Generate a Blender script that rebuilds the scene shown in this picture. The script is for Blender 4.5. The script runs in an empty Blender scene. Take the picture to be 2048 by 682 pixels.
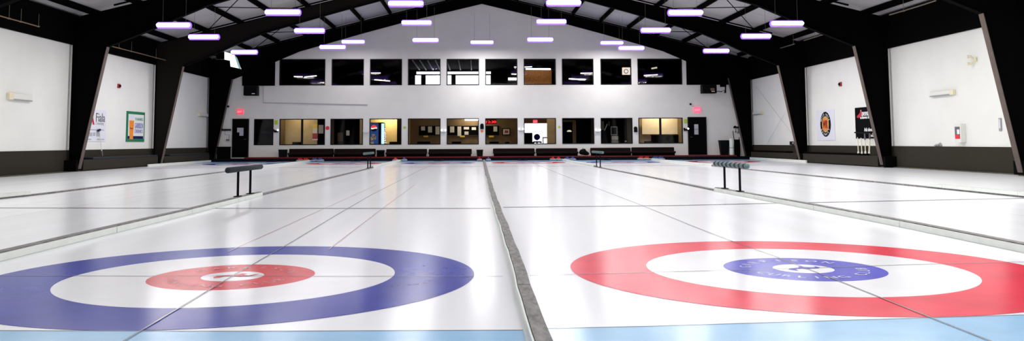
import bpy, bmesh, math, random
from mathutils import Vector, Matrix
random.seed(7)
scn = bpy.context.scene
COL = scn.collection
PI = math.pi

# ------------------------------------------------------------------ camera model
F, CX, CY, YAW, PIT, ROL, H = 1667.0, 995.3, 154.6, .0263, .0778, -.0043, 1.0055
def ray(u, v):
    a, b = (u-CX)/F, (v-CY)/F
    c, s = math.cos(-ROL), math.sin(-ROL); a, b = c*a-s*b, s*a+c*b
    x, y, z = a, 1.0, -b
    c, s = math.cos(-PIT), math.sin(-PIT); y, z = c*y+s*z, -s*y+c*z
    c, s = math.cos(-YAW), math.sin(-YAW); x, y = c*x-s*y, s*x+c*y
    return Vector((x, y, z))
def onX(u, v, X):
    r = ray(u, v); return r*(X/r.x)+Vector((0, 0, H))
def onY(u, v, Y):
    r = ray(u, v); return r*(Y/r.y)+Vector((0, 0, H))
def onZ(u, v, Z=0.0):
    r = ray(u, v); return r*((Z-H)/r.z)+Vector((0, 0, H))

# ------------------------------------------------------------------ materials
def mat(name, col, rough=.6, metal=0, noise=0, nscale=5, emit=None, estr=0, ior=1.45, spec=.5, stretch=None, bump=0):
    m = bpy.data.materials.new(name); m.use_nodes = True
    nt = m.node_tree; b = nt.nodes['Principled BSDF']
    b.inputs['Base Color'].default_value = (*col, 1)
    b.inputs['Roughness'].default_value = rough
    b.inputs['Metallic'].default_value = metal
    b.inputs['IOR'].default_value = ior
    b.inputs['Specular IOR Level'].default_value = spec
    if emit:
        b.inputs['Emission Color'].default_value = (*emit, 1)
        b.inputs['Emission Strength'].default_value = estr
    if noise or bump:
        tc = nt.nodes.new('ShaderNodeTexCoord'); mp = nt.nodes.new('ShaderNodeMapping')
        n = nt.nodes.new('ShaderNodeTexNoise'); n.inputs['Scale'].default_value = nscale; n.inputs['Detail'].default_value = 5
        nt.links.new(tc.outputs['Object'], mp.inputs['Vector']); nt.links.new(mp.outputs['Vector'], n.inputs['Vector'])
        if stretch: mp.inputs['Scale'].default_value = stretch
        if noise:
            r = nt.nodes.new('ShaderNodeValToRGB')
            r.color_ramp.elements[0].position = .3; r.color_ramp.elements[1].position = .7
            r.color_ramp.elements[0].color = (*[c*(1-noise) for c in col], 1)
            r.color_ramp.elements[1].color = (*[min(1, c*(1+noise)) for c in col], 1)
            nt.links.new(n.outputs['Fac'], r.inputs['Fac']); nt.links.new(r.outputs['Color'], b.inputs['Base Color'])
        if bump:
            bp = nt.nodes.new('ShaderNodeBump'); bp.inputs['Strength'].default_value = bump; bp.inputs['Distance'].default_value = .01
            nt.links.new(n.outputs['Fac'], bp.inputs['Height']); nt.links.new(bp.outputs['Normal'], b.inputs['Normal'])
    return m
ICE = dict(rough=.185, ior=1.33, spec=.28)
PAINT = dict(rough=.2, ior=1.33, spec=.16)
M = {}
M['ice'] = mat('ice', (.80, .81, .855), noise=.035, nscale=1.1, stretch=(2.2, .12, 1), **ICE)
M['icewhite'] = mat('ice white paint', (.80, .80, .84), noise=.03, nscale=2, **ICE)
M['blue'] = mat('blue ice paint', (.016, .030, .33), noise=.12, nscale=2.5, **PAINT)
M['red'] = mat('red ice paint', (.58, .004, .020), noise=.10, nscale=2.5, **PAINT)
M['pinkred'] = mat('light red ice paint', (.70, .008, .048), noise=.12, nscale=2.5, **PAINT)
M['violet'] = mat('violet blue ice paint', (.065, .065, .50), noise=.10, nscale=2.5, **PAINT)
M['paleblue'] = mat('pale blue ice paint', (.28, .50, .74), noise=.06, nscale=3, **ICE)
M['letter_r'] = mat('faded lettering on red', (.85, .28, .33), **PAINT)
M['letter_b'] = mat('faded lettering on blue', (.62, .64, .90), **PAINT)
M['line'] = mat('dark ice line', (.20, .20, .23), **ICE)
M['hog'] = mat('hog line', (.12, .13, .15), **ICE)
M['pinkline'] = mat('faint pink ice line', (.60, .42, .42), **ICE)
M['tape'] = mat('grey divider felt', (.20, .19, .19), .9, noise=.35, nscale=9, stretch=(3, 1, 1))
M['foam'] = mat('white foam board', (.74, .77, .73), .6, noise=.05, nscale=6)
M['concrete'] = mat('walkway concrete', (.10, .094, .075), .9, noise=.25, nscale=6)
M['wall'] = mat('white painted wall', (.74, .718, .69), .8, noise=.03, nscale=1.2)
M['sidewall'] = mat('white side wall liner', (.80, .80, .775), .8, noise=.03, nscale=.8)
M['wains'] = mat('brown wainscot', (.036, .031, .024), .9, noise=.05, nscale=3, spec=.1)
M['black'] = mat('black steel', (.0012, .0011, .0012), .9, spec=.04)
M['litweb'] = mat('lit brown steel web', (.012, .0105, .009), .9, spec=.05)
M['flange'] = mat('grey brown lit steel flange', (.12, .095, .085), .8, noise=.1, spec=.1)  # light on the inward column faces is put into this paler steel
M['rod'] = mat('thin steel rod', (.16, .13, .09), .5)
M['roof'] = mat('pale roof liner sheet', (.40, .39, .395), .6, noise=.10, nscale=1.0, stretch=(.6, 14, 1))
M['frame'] = mat('dark window frame', (.006, .005, .008), .6, spec=.15)
M['dark'] = mat('unlit dark surface', (.002, .002, .0025), .9, spec=.05)
M['tan'] = mat('tan lobby wall', (.50, .38, .20), .8, noise=.06)
M['tanlight'] = mat('light tan blind', (.78, .66, .47), .8, noise=.05)
M['brownwall'] = mat('brown lobby wall', (.16, .105, .048), .8, noise=.12)
M['board'] = mat('black notice board', (.002, .002, .0025), .9, spec=.05)
M['paper'] = mat('paper', (.62, .60, .52), .8, noise=.08, nscale=12)
M['yellow'] = mat('yellow tag', (.75, .50, .07), .7)
M['plastic'] = mat('black plastic', (.003, .003, .0035), .6, spec=.1)
M['vinyl'] = mat('dark brown vinyl', (.010, .005, .0045), .8, noise=.15, spec=.1)
M['carpet'] = mat('red carpet', (.13, .004, .006), .9, noise=.2, nscale=20)
M['rubber'] = mat('black rubber', (.003, .0035, .006), .8, spec=.1)
M['granite'] = mat('grey granite', (.26, .27, .30), .35, noise=.3, nscale=60)
M['stonered'] = mat('red stone handle', (.75, .035, .015), .4)
M['stoneblue'] = mat('blue stone handle', (.06, .13, .42), .4)
M['whiteplastic'] = mat('white plastic', (.75, .75, .72), .5)
M['cream'] = mat('cream plastic', (.78, .72, .52), .5)
M['redpl'] = mat('red plastic', (.35, .02, .03), .5)
M['exit'] = mat('lit red sign', (.5, .02, .03), .5, emit=(1, .05, .10), estr=1.1)
M['exitpink'] = mat('lit pink red sign', (.5, .02, .03), .5, emit=(1, .12, .24), estr=1.2)
M['exitletter'] = mat('pale sign lettering', (.8, .4, .4), .5, emit=(1, .35, .40), estr=1.1)
M['lime'] = mat('lime sticker', (.42, .55, .03), .7)
M['reddot'] = mat('red disc', (.75, .02, .04), .6)
M['orange'] = mat('orange disc', (.85, .18, .08), .6)
M['lamp'] = mat('lit diffuser', (.9, .9, .9), .5, emit=(1, .95, 1), estr=6)
M['lamphalo'] = mat('violet halo glow', (.2, .15, .4), .5, emit=(.26, .08, 1.0), estr=1.5)  # violet lens halo of the tubes, painted as emission
M['warmlamp'] = mat('warm lit tube', (.9, .9, .8), .5, emit=(1, .93, .72), estr=2.0)
M['dimlamp'] = mat('dim lit tube', (.7, .7, .6), .5, emit=(1, .90, .70), estr=.6)
M['sky'] = mat('daylight opening', (.9, .9, 1), .5, emit=(.93, .94, 1), estr=2.4)
M['screen'] = mat('daylight doorway', (.9, .9, 1), .5, emit=(.95, .94, 1), estr=2.6)
M['amber'] = mat('amber glow panelling', (.22, .08, .015), .7, noise=.35, nscale=9, emit=(.45, .17, .03), estr=.16)  # weak self-glow put in for the lamp light on the panels
M['green'] = mat('green sign border', (.008, .19, .095), .5)
M['signwhite'] = mat('white sign face', (.78, .79, .80), .5)
M['signlilac'] = mat('pale lilac sign face', (.74, .75, .84), .5)
M['beer'] = mat('orange beer', (.90, .26, .02), .5, noise=.12, nscale=8)
M['navy'] = mat('navy print', (.012, .014, .09), .7, spec=.1)
M['lavender'] = mat('faded blue print', (.28, .30, .58), .5)
M['teal'] = mat('teal green print', (.10, .36, .28), .5)
M['grayprint'] = mat('grey print', (.12, .11, .13), .5)
M['palegray'] = mat('pale grey print', (.42, .42, .47), .5)
M['crimson'] = mat('crimson print', (.50, .012, .05), .5)
M['signblack'] = mat('black sign face', (.003, .003, .004), .8, spec=.05)
M['whiteprint'] = mat('white print', (.85, .85, .85), .5)
M['signorange'] = mat('orange sign disc', (.80, .27, .03), .5, noise=.08)
M['rust'] = mat('rust red print', (.26, .012, .008), .5)
M['vendblue'] = mat('blue lit panel', (.01, .05, .2), .4, emit=(.01, .07, .28), estr=.45)
M['vendbright'] = mat('bright blue lit side', (.1, .3, .8), .4, emit=(.30, .58, 1), estr=2.0)
M['vendred'] = mat('lit red emblem', (.6, .02, .03), .4, emit=(.9, .05, .06), estr=.8)
M['vendwhite'] = mat('lit white emblem', (.8, .8, .8), .4, emit=(.9, .88, .82), estr=.9)
M['teallight'] = mat('teal padded top', (.10, .16, .17), .7, noise=.25, nscale=30)
M['navypad'] = mat('dark navy padding', (.006, .011, .018), .8, noise=.3, nscale=40)
M['brass'] = mat('dull pipe', (.20, .13, .07), .5)
M['graybox'] = mat('grey casing', (.33, .34, .33), .5)
M['wood'] = mat('dim brown wood', (.06, .032, .015), .6, noise=.2)
def glass():
    m = bpy.data.materials.new('window glass'); m.use_nodes = True; nt = m.node_tree; nt.nodes.clear()
    o = nt.nodes.new('ShaderNodeOutputMaterial'); mx = nt.nodes.new('ShaderNodeMixShader')
    t = nt.nodes.new('ShaderNodeBsdfTransparent'); g = nt.nodes.new('ShaderNodeBsdfGlossy'); f = nt.nodes.new('ShaderNodeFresnel')
    f.inputs['IOR'].default_value = 1.35; g.inputs['Roughness'].default_value = .03
    nt.links.new(f.outputs[0], mx.inputs[0]); nt.links.new(t.outputs[0], mx.inputs[1]); nt.links.new(g.outputs[0], mx.inputs[2])
    nt.links.new(mx.outputs[0], o.inputs[0]); return m
M['glass'] = glass()

# ------------------------------------------------------------------ mesh helpers
class MB:
    """collects shapes in world coordinates; build() links them as one mesh object"""
    def __init__(s): s.bm = bmesh.new()
    def box(s, x0, x1, y0, y1, z0, z1, bev=0):
        vs = [s.bm.verts.new((x, y, z)) for x in (x0, x1) for y in (y0, y1) for z in (z0, z1)]
        fs = [s.bm.faces.new([vs[i] for i in q]) for q in ((0, 1, 3, 2), (4, 6, 7, 5), (0, 4, 5, 1), (2, 3, 7, 6), (0, 2, 6, 4), (1, 5, 7, 3))]
        if bev:
            es = {e for f in fs for e in f.edges}
            bmesh.ops.bevel(s.bm, geom=list(es), offset=bev, segments=2, affect='EDGES', profile=.6)
        return s
    def poly(s, pts):
        s.bm.faces.new([s.bm.verts.new(p) for p in pts]); return s
    def prism(s, pts, d):
        """polygon extruded by vector d"""
        d = Vector(d); a = [s.bm.verts.new(p) for p in pts]; b = [s.bm.verts.new(Vector(p)+d) for p in pts]
        s.bm.faces.new(a); s.bm.faces.new(b[::-1]); n = len(a)
        for i in range(n): s.bm.faces.new([a[i], b[i], b[(i+1) % n], a[(i+1) % n]])
        return s
    def tube(s, pts, r, n=8):
        pts = [Vector(p) for p in pts]; rings = []
        for i, p in enumerate(pts):
            d = (pts[min(i+1, len(pts)-1)]-pts[max(i-1, 0)]).normalized()
            a = d.orthogonal().normalized(); b = d.cross(a)
            rr = r[i] if isinstance(r, (list, tuple)) else r
            rings.append([s.bm.verts.new(p+(a*math.cos(t)+b*math.sin(t))*rr) for t in [2*PI*k/n for k in range(n)]])
        for A, B in zip(rings, rings[1:]):
            # match closest start
            k0 = min(range(n), key=lambda k: (B[k].co-A[0].co).length)
            for k in range(n): s.bm.faces.new([A[k], A[(k+1) % n], B[(k+1+k0) % n], B[(k+k0) % n]])
        s.bm.faces.new(rings[0][::-1]); s.bm.faces.new(rings[-1]); return s
    def lathe(s, prof, c, n=24, axis='z'):
        """prof: list of (radius, height)"""
        rings = []
        for r, h in prof:
            ring = []
            for k in range(n):
                t = 2*PI*k/n; p = (r*math.cos(t), r*math.sin(t), h)
                if axis == 'y': p = (p[0], p[2], p[1])
                if axis == 'x': p = (p[2], p[0], p[1])
                ring.append(s.bm.verts.new(Vector(p)+Vector(c)))
            rings.append(ring)
        for A, B in zip(rings, rings[1:]):
            for k in range(n): s.bm.faces.new([A[k], A[(k+1) % n], B[(k+1) % n], B[k]])
        s.bm.faces.new(rings[0][::-1]); s.bm.faces.new(rings[-1]); return s
    def ring(s, c, r0, r1, z, n=160, a0=0, a1=2*PI):
        for k in range(n):
            t0 = a0+(a1-a0)*k/n; t1 = a0+(a1-a0)*(k+1)/n
            P = lambda r, t: (c[0]+r*math.cos(t), c[1]+r*math.sin(t), z)
            if r0 > 0: s.poly([P(r0, t0), P(r1, t0), P(r1, t1), P(r0, t1)])
            else: s.poly([P(0, 0), P(r1, t0), P(r1, t1)])
        return s
    def ribbon(s, pts, w, z, h=0):
        """flat strip along ground points (mitred), optional thickness h downward"""
        pts = [Vector((p[0], p[1], 0)) for p in pts]; L = []; R = []
        for i, p in enumerate(pts):
            d = (pts[min(i+1, len(pts)-1)]-pts[max(i-1, 0)]).normalized(); nrm = Vector((-d.y, d.x, 0))
            L.append(p+nrm*w/2); R.append(p-nrm*w/2)
        for i in range(len(pts)-1):
            q = [R[i], R[i+1], L[i+1], L[i]]
            if h: s.prism([(v.x, v.y, z-h) for v in q], (0, 0, h))
            else: s.poly([(v.x, v.y, z) for v in q])
        return s
    def build(s, name, m, parent=None, origin=None, smooth=False):
        bmesh.ops.remove_doubles(s.bm, verts=s.bm.verts, dist=1e-5)
        bmesh.ops.recalc_face_normals(s.bm, faces=s.bm.faces)
        if origin is None:
            if parent is not None: origin = parent.matrix_world.translation.copy() if False else Vector(parent.get('_o', (0, 0, 0)))
            else:
                xs = [v.co for v in s.bm.verts]
                origin = Vector((sum(v.x for v in xs)/len(xs), sum(v.y for v in xs)/len(xs), min(v.z for v in xs)))
        origin = Vector(origin)
        bmesh.ops.translate(s.bm, verts=s.bm.verts, vec=-origin)
        me = bpy.data.meshes.new(name); s.bm.to_mesh(me); s.bm.free()
        if smooth:
            for p in me.polygons: p.use_smooth = True
        me.materials.append(m if not isinstance(m, str) else M[m])
        o = bpy.data.objects.new(name, me); COL.objects.link(o)
        if parent is not None:
            o.parent = parent
            po = Vector(parent.get('_o', (0, 0, 0))); o.location = origin-po
        else: o.location = origin
        o['_o'] = tuple(origin)
        return o
def tag(o, label, cat, group=None, kind=None):
    o['label'] = label; o['category'] = cat
    if group: o['group'] = group
    if kind: o['kind'] = kind
    return o
def thing(name, label, cat, loc, group=None):
    o = bpy.data.objects.new(name, None); COL.objects.link(o); o.location = loc; o['_o'] = tuple(loc); o.empty_display_size = .1
    return tag(o, label, cat, group)
def struct(o): o['kind'] = 'structure'; return o
def copy_tree(root, loc, label=None, group=None, parent=None, dup=None):
    r = root.copy(); COL.objects.link(r)
    if parent is None: r.location = loc; r['_o'] = tuple(loc)
    else: r.parent = parent
    if label: r['label'] = label
    if group: r['group'] = group
    for ch in list(root.children): copy_tree(ch, None, parent=r)
    return r
_fc = {}
def textbm(s, size, font_shear=0):
    """returns list of polygons (verts, faces) of the string in the XY plane, left aligned, baseline 0"""
    c = bpy.data.curves.new('txt', 'FONT'); c.body = s; c.size = size; c.resolution_u = 3; c.shear = font_shear
    o = bpy.data.objects.new('txt', c); COL.objects.link(o); bpy.context.view_layer.update()
    me = bpy.data.meshes.new_from_object(o.evaluated_get(bpy.context.evaluated_depsgraph_get()))
    vs = [v.co.copy() for v in me.vertices]; fs = [tuple(p.vertices) for p in me.polygons]
    bpy.data.objects.remove(o); bpy.data.curves.remove(c); bpy.data.meshes.remove(me)
    return vs, fs
def add_text(mb, s, size, origin, right, up, center=False, fit=None, bold=0):
    vs, fs = textbm(s, size)
    if not vs: return mb
    x0 = min(v.x for v in vs); x1 = max(v.x for v in vs); sx = (fit/(x1-x0)) if fit else 1
    off = (x0+x1)/2 if center else x0
    o = Vector(origin); r = Vector(right); u = Vector(up); nrm = r.cross(u)
    offs = [0] if not bold else [-bold, 0, bold]
    for k, b in enumerate(offs):
        V = [mb.bm.verts.new(o+r*((v.x-off)*sx+b)+u*v.y+nrm*(.0002*k)) for v in vs]
        for f in fs:
            try: mb.bm.faces.new([V[i] for i in f])
            except ValueError: pass
    return mb
def quad_on(mb, p, right, up, w, h, t=0):
    """rectangle with lower-left p"""
    p = Vector(p); r = Vector(right); u = Vector(up); n = r.cross(u)
    q = [p, p+r*w, p+r*w+u*h, p+u*h]
    if t: mb.prism(q, n*t)
    else: mb.poly(q)
    return mb
RX, UZ = Vector((1, 0, 0)), Vector((0, 0, 1))

# ================================================================== dimensions
D = 47.1                 # back wall
XW0, XW1 = -15.0, 15.72  # side walls
XE0, XE1 = -14.53, 15.60 # ice edges
XC = .36                 # ridge line
HR, SL = 9.68, .25       # roof liner: ridge height, slope
def roof(x): return HR-SL*abs(x-XC)
FR = [-8.9, -.9, 7.1, 15.1, 23.1, 31.1, 39.1, 46.95]   # frame positions
T0, T1 = 6.47, 6.61      # near tee lines
TF = 41.2                # far tee line
HX = [-11.45, -6.45, -1.846, 2.58, 7.25, 12.2]

# ================================================================== ice floor
struct(MB().box(XE0, XE1, -9, 46.25, -.12, 0).build('floor', 'ice'))
struct(MB().box(XW0, XE0, -9, 46.25, -.12, .012).build('floor', 'concrete'))
struct(MB().box(XE1, XW1, -9, 46.25, -.12, .03).build('floor', 'concrete'))

# painted far zone and near zones behind the back lines
def painted(name, mb, m, label, cat='ice marking', group=None): return tag(mb.build(name, m), label, cat, group)
painted('back_zone', MB().poly([(XE0+.05, TF+1.83, .001), (XE1-.05, TF+1.83, .001), (XE1-.05, 46.2, .001), (XE0+.05, 46.2, .001)]), 'paleblue',
        'pale blue painted ice strip across the far end below the benches')
bl0 = [(-5.5, 5.0), (-2.58, 4.672), (-1.21, 4.593), (.25, 4.555)]
bl1 = [(.36, 4.585), (.95, 4.617), (3.155, 4.814), (4.9, 4.99)]
painted('back_zone', MB().poly([(bl0[0][0], -1, .001), (bl0[-1][0], -1, .001)]+[(x, y, .001) for x, y in bl0[::-1]]), 'paleblue',
        'pale blue painted ice in the near left foreground behind the blue target')
painted('back_zone', MB().poly([(bl1[0][0], -1, .001), (bl1[-1][0], -1, .001)]+[(x, y, .001) for x, y in bl1[::-1]]), 'paleblue',
        'pale blue painted ice in the near right foreground behind the red target')
painted('back_line', MB().ribbon(bl0, .012, .0022), 'line', 'thin dark line along the pale blue zone on the left sheet')
painted('back_line', MB().ribbon(bl1, .012, .0022), 'line', 'thin dark line along the pale blue zone on the right sheet')

# ---- targets
def emblem(c, R, ang, k):
    shape = [(-.62, -.12), (-.45, .10), (-.30, .16), (-.05, .20), (.02, .38), (.20, .50), (.22, .30), (.42, .16), (.55, .18), (.62, .42), (.70, .12), (.50, -.10),
             (.25, -.08), (.05, -.18), (-.02, -.02), (-.25, -.05), (-.38, -.22), (-.42, -.50), (-.55, -.30)] if k else \
            [(-.58, -.22), (-.48, .12), (-.20, .26), (.05, .24), (.18, .52), (.36, .44), (.30, .22), (.50, .10), (.62, .30), (.78, .46), (.70, .20), (.52, -.06),
             (.30, -.14), (.10, -.10), (-.05, -.02), (-.25, -.06), (-.36, -.30), (-.48, -.42)]
    ca, sa = math.cos(ang), math.sin(ang)
    return [(c[0]+R*(x*ca-y*sa), c[1]+R*(x*sa+y*ca), .0036) for x, y in shape]
def arc_text(mb, s, c, r, mid, span, size, top=True):
    n = len(s)
    for i, ch in enumerate(s):
        if ch == ' ': continue
        a = mid+(span/2-span*i/(n-1) if top else -span/2+span*i/(n-1))
        rad = Vector((math.cos(a), math.sin(a), 0)); tan = Vector((math.sin(a), -math.cos(a), 0))
        p = Vector((c[0], c[1], .0036))+rad*r
        if top: add_text(mb, ch, size, p-rad*size*.35, tan, rad, center=True, bold=.002)
        else: add_text(mb, ch, size, p+rad*size*.35, -tan, -rad, center=True, bold=.002)
def house(c, outer, inner, label, near=False, letter=None, rot=0, k=0):
    t = thing('curling_target', label, 'target', (c[0], c[1], 0))
    n = 200 if near else 72
    z = .0016
    MB().ring(c, 1.22, 1.83, z, n).build('outer_ring', outer, t)
    MB().ring(c, .61, 1.22, z, n).build('white_ring', 'icewhite', t)
    MB().ring(c, .23, .61, z, n).build('inner_ring', inner, t)
    MB().ring(c, 0, .23, z, n).build('centre_button', 'icewhite', t)
    if near:
        for s_, top_, m0, sp in (('GARRISON', True, 90+rot[0], rot[1]), ('CURLING     ', False, 270+rot[2], rot[3]), ('        CLUB', False, 270+rot[2], rot[3])):
            b = MB(); arc_text(b, s_, c, .44, math.radians(m0), math.radians(sp), .125, top_)
            b.build('lettering', letter, t)
        MB().poly(emblem(c, .23, math.radians(8 if k else 0), k)).build('emblem', inner, t)
    return t
house((HX[2], T0), M['blue'], M['red'], 'large blue-ringed target with a red centre in the left foreground', True, 'letter_r', (-8, 114, -4, 136), 0)
house((HX[3], T1), M['pinkred'], M['violet'], 'large red-ringed target with a violet-blue centre in the right foreground', True, 'letter_b', (14, 122, 11, 148), 1)
fl = ['leftmost sheet', 'second sheet from the left', 'sheet just left of the centre divider',
      'sheet just right of the centre divider', 'second sheet from the right', 'rightmost sheet']
for i, x in enumerate(HX):
    o = i in (0, 2, 4)
    house((x, TF), M['blue'] if o else M['red'], M['red'] if o else M['blue'], ('blue' if o else 'red')+'-ringed target at the far end of the '+fl[i])

# ---- lines
def g(u, v): p = onZ(u, v); return (p.x, p.y)
Z2 = .005
painted('tee_line', MB().ribbon([(-4.05, 6.63), (-3.656, 6.597), (-2.6, 6.50), (HX[2], T0), (-1.216, 6.419), (.2, 6.345)], .013, Z2), 'line', 'thin cross line through the middle of the blue-ringed target, left foreground')
painted('tee_line', MB().ribbon([(.4, 6.36), (.704, 6.409), (1.926, 6.54), (HX[3], T1), (3.512, 6.759), (4.85, 6.90)], .013, Z2), 'line', 'thin cross line through the middle of the red-ringed target, right foreground')
hogl = [[(-14.5, 14.6), (-8.85, 13.75)], [(-8.6, 13.7), (-7.55, 13.543), (-4.25, 13.2)], [(-4.05, 13.17), (-2.09, 12.99), (.22, 12.81)], [(.42, 13.02), (3.11, 13.143), (4.86, 13.48)], [(5.05, 13.51), (7.3, 13.9), (9.5, 14.29)], [(9.75, 14.33), (15.5, 15.1)]]
hl = ['leftmost sheet beside the left wall', 'second sheet from the left', 'left centre sheet above the blue-ringed target', 'right centre sheet above the red-ringed target', 'second sheet from the right', 'rightmost sheet beside the right wall']
for p, l in zip(hogl, hl): painted('hog_line', MB().ribbon(p, .085, Z2-.001), 'hog', 'near dark cross line on the '+l)
for i, x in enumerate(HX):
    a = XE0+.1 if i == 0 else (HX[i-1]+x)/2+.15; b = XE1-.1 if i == 5 else (HX[i+1]+x)/2-.15
    painted('hog_line', MB().ribbon([(a, TF-6.4), (b, TF-6.4)], .10, Z2-.001), 'hog', 'far cross line on the '+hl[i].split(' above')[0]+', before the far target')
painted('centre_line', MB().ribbon([(-1.70, 2.2), (-1.797, 4.404), (-1.846, 6.47), (-1.868, 8.411), (-1.95, 12), (-2.02, 16.3), (-2.03, 31), (-1.9, 44)], .011, Z2+.001), 'line', 'long thin centre line running up the left centre sheet through the blue-ringed target')
c3 = [(1820, 620), (1675, 562), (1610, 537), (1556, 516), (1455, 480), (1380, 450.6), (1288, 413), (1128, 351.5)]
c3 = [g(*q) for q in c3]; c3 = [(c3[0][0]-.03, 2.5)]+c3+[(2.75, 44)]
painted('centre_line', MB().ribbon(c3, .011, Z2+.001), 'line', 'long thin centre line running up the right centre sheet through the red-ringed target')
for i in (0, 1, 4, 5):
    painted('centre_line', MB().ribbon([(HX[i], 8), (HX[i], 44)], .012, Z2+.001), 'pinkline', 'faint centre line running up the '+hl[i])
painted('stick_line', MB().ribbon([(-2.30, 7.9), (-2.33, 12.9), (-2.36, 20)], .012, Z2), 'pinkline', 'faint pink line left of the centre line beyond the blue-ringed target')
painted('stick_line', MB().ribbon([(-1.39, 8.0), (-1.43, 12.8), (-1.46, 20)], .012, Z2), 'pinkline', 'faint pink line right of the centre line beyond the blue-ringed target')

# ================================================================== dividers
def xat(pts, y):
    for (xa, ya), (xb, yb) in zip(pts, pts[1:]):
        if ya <= y <= yb: return xa+(xb-xa)*(y-ya)/(yb-ya)
    return pts[0][0] if y < pts[0][1] else pts[-1][0]
DV = [[(-8.78, -3), (-8.80, 15.8), (-8.70, 17), (-8.75, 21), (-8.85, 31), (-8.95, 46.1)],
      [(-4.16, -3), (-4.158, 7.5), (-4.155, 9.1), (-4.12, 12), (-4.17, 15.7), (-4.17, 22.5), (-4.154, 33), (-4.12, 46.1)],
      [(.321, -3), (.321, 4.1), (.324, 5.9), (.328, 8.2), (.316, 11.1), (.311, 15.9), (.345, 26.3), (.44, 46.1)],
      [(4.93, -3), (4.945, 7.5), (5.0, 9.5), (4.98, 12.6), (4.88, 16.6), (4.90, 23.7), (4.80, 31.4), (4.72, 46.1)],
      [(9.60, -3), (9.614, 14.5), (9.639, 17.4), (9.64, 21.4), (9.59, 29), (9.55, 46.1)]]
dl = ['grey divider strip with white foam sides, farthest left on the ice', 'grey divider strip with pale foam side, left of the large blue-ringed target',
      'wide worn grey divider strip running up the middle between the blue and red targets', 'grey divider strip with pale foam side, right of the large red-ringed target',
      'grey divider strip with white foam boards, outermost on the right of the ice']
NEARB = [16.6, 16.3, 0, 16.9, 17.6]
for k, pts in enumerate(DV):
    t = thing('sheet_divider', dl[k], 'divider', (xat(pts, 3), 3, 0))
    ys = sorted({-2.5, 46.05, 16.5, 33.7}|{p[1] for p in pts if -2.5 < p[1] < 46}|{y+.0 for y in (3, 5, 7, 10, 13, 19, 26, 29, 37, 41)})
    jit = lambda y: (math.sin(y*2.1)*.004+math.sin(y*5.3)*.003) if k == 2 else 0
    yn = NEARB[k]
    if k == 2:
        yy = [y*.45-2.5 for y in range(109)]
        segs = [(-2.5, 5.62), (5.64, 9.4), (9.42, 14.6), (14.62, 40), (40.02, 46.05)]
        for a, b in segs:
            q = [(xat(pts, y)+jit(y), y) for y in [a]+[y for y in yy if a < y < b]+[b]]
            MB().ribbon(q, .088+.008*math.sin(a), .062, .06).build('felt_strip', 'tape', t)
        for s in (-1,):
            q = [(xat(pts, y)+jit(y)+s*.050, y) for y in yy if y < 24]
            MB().ribbon(q, .010, .055, .055).build('foam_edge', 'foam', t)
    else:
        near = [y for y in ys if y <= yn]+[yn]; mid = [yn]+[y for y in ys if yn < y < 33.7]+[33.7]; far = [33.7]+[y for y in ys if y > 33.7]
        MB().ribbon([(xat(pts, y), y) for y in near], .088, .078, .076).build('felt_strip', 'tape', t)
        MB().ribbon([(xat(pts, y), y) for y in mid], .085, .030, .028).build('felt_strip', 'tape', t)
        MB().ribbon([(xat(pts, y), y) for y in far], .05, .060, .058).build('felt_strip', 'tape', t)
        for s in (-1, 1):
            j = -2.5; n = 0
            while j < yn-.05:
                e = min(j+2.44, yn); q = [(xat(pts, y)+s*.054, y) for y in (j+.008, (j+e)/2, e-.008)]
                MB().ribbon(q, .018, .066+(.03 if k in (0, 4) else 0), .064).build('foam_board', 'foam', t); j = e; n += 1
            MB().ribbon([(xat(pts, y)+s*.045, y) for y in far], .04, .085, .083).build('foam_board', 'foam', t)
    # far end joint clip on middle divider
t = tag(MB().ribbon([(XE0+.05, 37.4), (XE0+.05, 46.1)], .06, .10, .10).build('foam_board', 'foam'), 'long white foam board on the ice edge below the left wall, far end', 'foam board')
t = tag(MB().ribbon([(15.22, 38.2), (15.22, 46.1)], .06, .12, .12).build('foam_board', 'foam'), 'long white foam board on the ice edge below the right wall, far end', 'foam board')

# ================================================================== end platform
struct(MB().box(XW0, XW1, 46.25, D, -.12, .165).build('trim_1', 'rubber'))
struct(MB().box(-12.7, XW1-1.2, 46.24, D, .165, .235).build('trim_2', 'carpet'))

# ================================================================== back wall with openings
LW = [(508, 547), (559, 650), (661, 726), (739, 803), (816, 881), (893.5, 957.5), (970.5, 1035), (1048, 1112), (1124.5, 1188.5), (1201.5, 1265), (1277, 1365.5)]
UW = [(559, 650.6), (663.5, 727.7), (740, 804), (816, 881), (893.5, 958), (970.5, 1034.5), (1047.5, 1111.5), (1124, 1187), (1201, 1262.5), (1275, 1364)]
def lin(u0, v0, u1, v1):
    a, b = onY(u0, v0, D), onY(u1, v1, D)
    return lambda x: a.z+(b.z-a.z)*(x-a.x)/(b.x-a.x)
zA, zB = lin(508, 290.5, 1365, 286.8), lin(508, 238, 1365, 235.3)
zC, zD = lin(559, 171, 1364, 169), lin(559, 118.3, 1364, 117.3)
def wx(u, v): return onY(u, v, D).x
LX = [(wx(a, 262), wx(b, 262)) for a, b in LW]; UX = [(wx(a, 145), wx(b, 145)) for a, b in UW]
wall = MB()
def wpiece(x0, x1, f0, f1):
    xs = [x0, x1] if not (x0 < XC < x1) else [x0, XC, x1]
    for a, b in zip(xs, xs[1:]):
        wall.prism([(a, D, f0(a)), (b, D, f0(b)), (b, D, f1(b)), (a, D, f1(a))], (0, .18, 0))
def band(op, f0, f1):
    x = XW0-.2
    for a, b in op: wpiece(x, a, f0, f1); x = b
    wpiece(x, XW1+.2, f0, f1)
wpiece(XW0-.2, XW1+.2, lambda x: -.1, zA)
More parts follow.
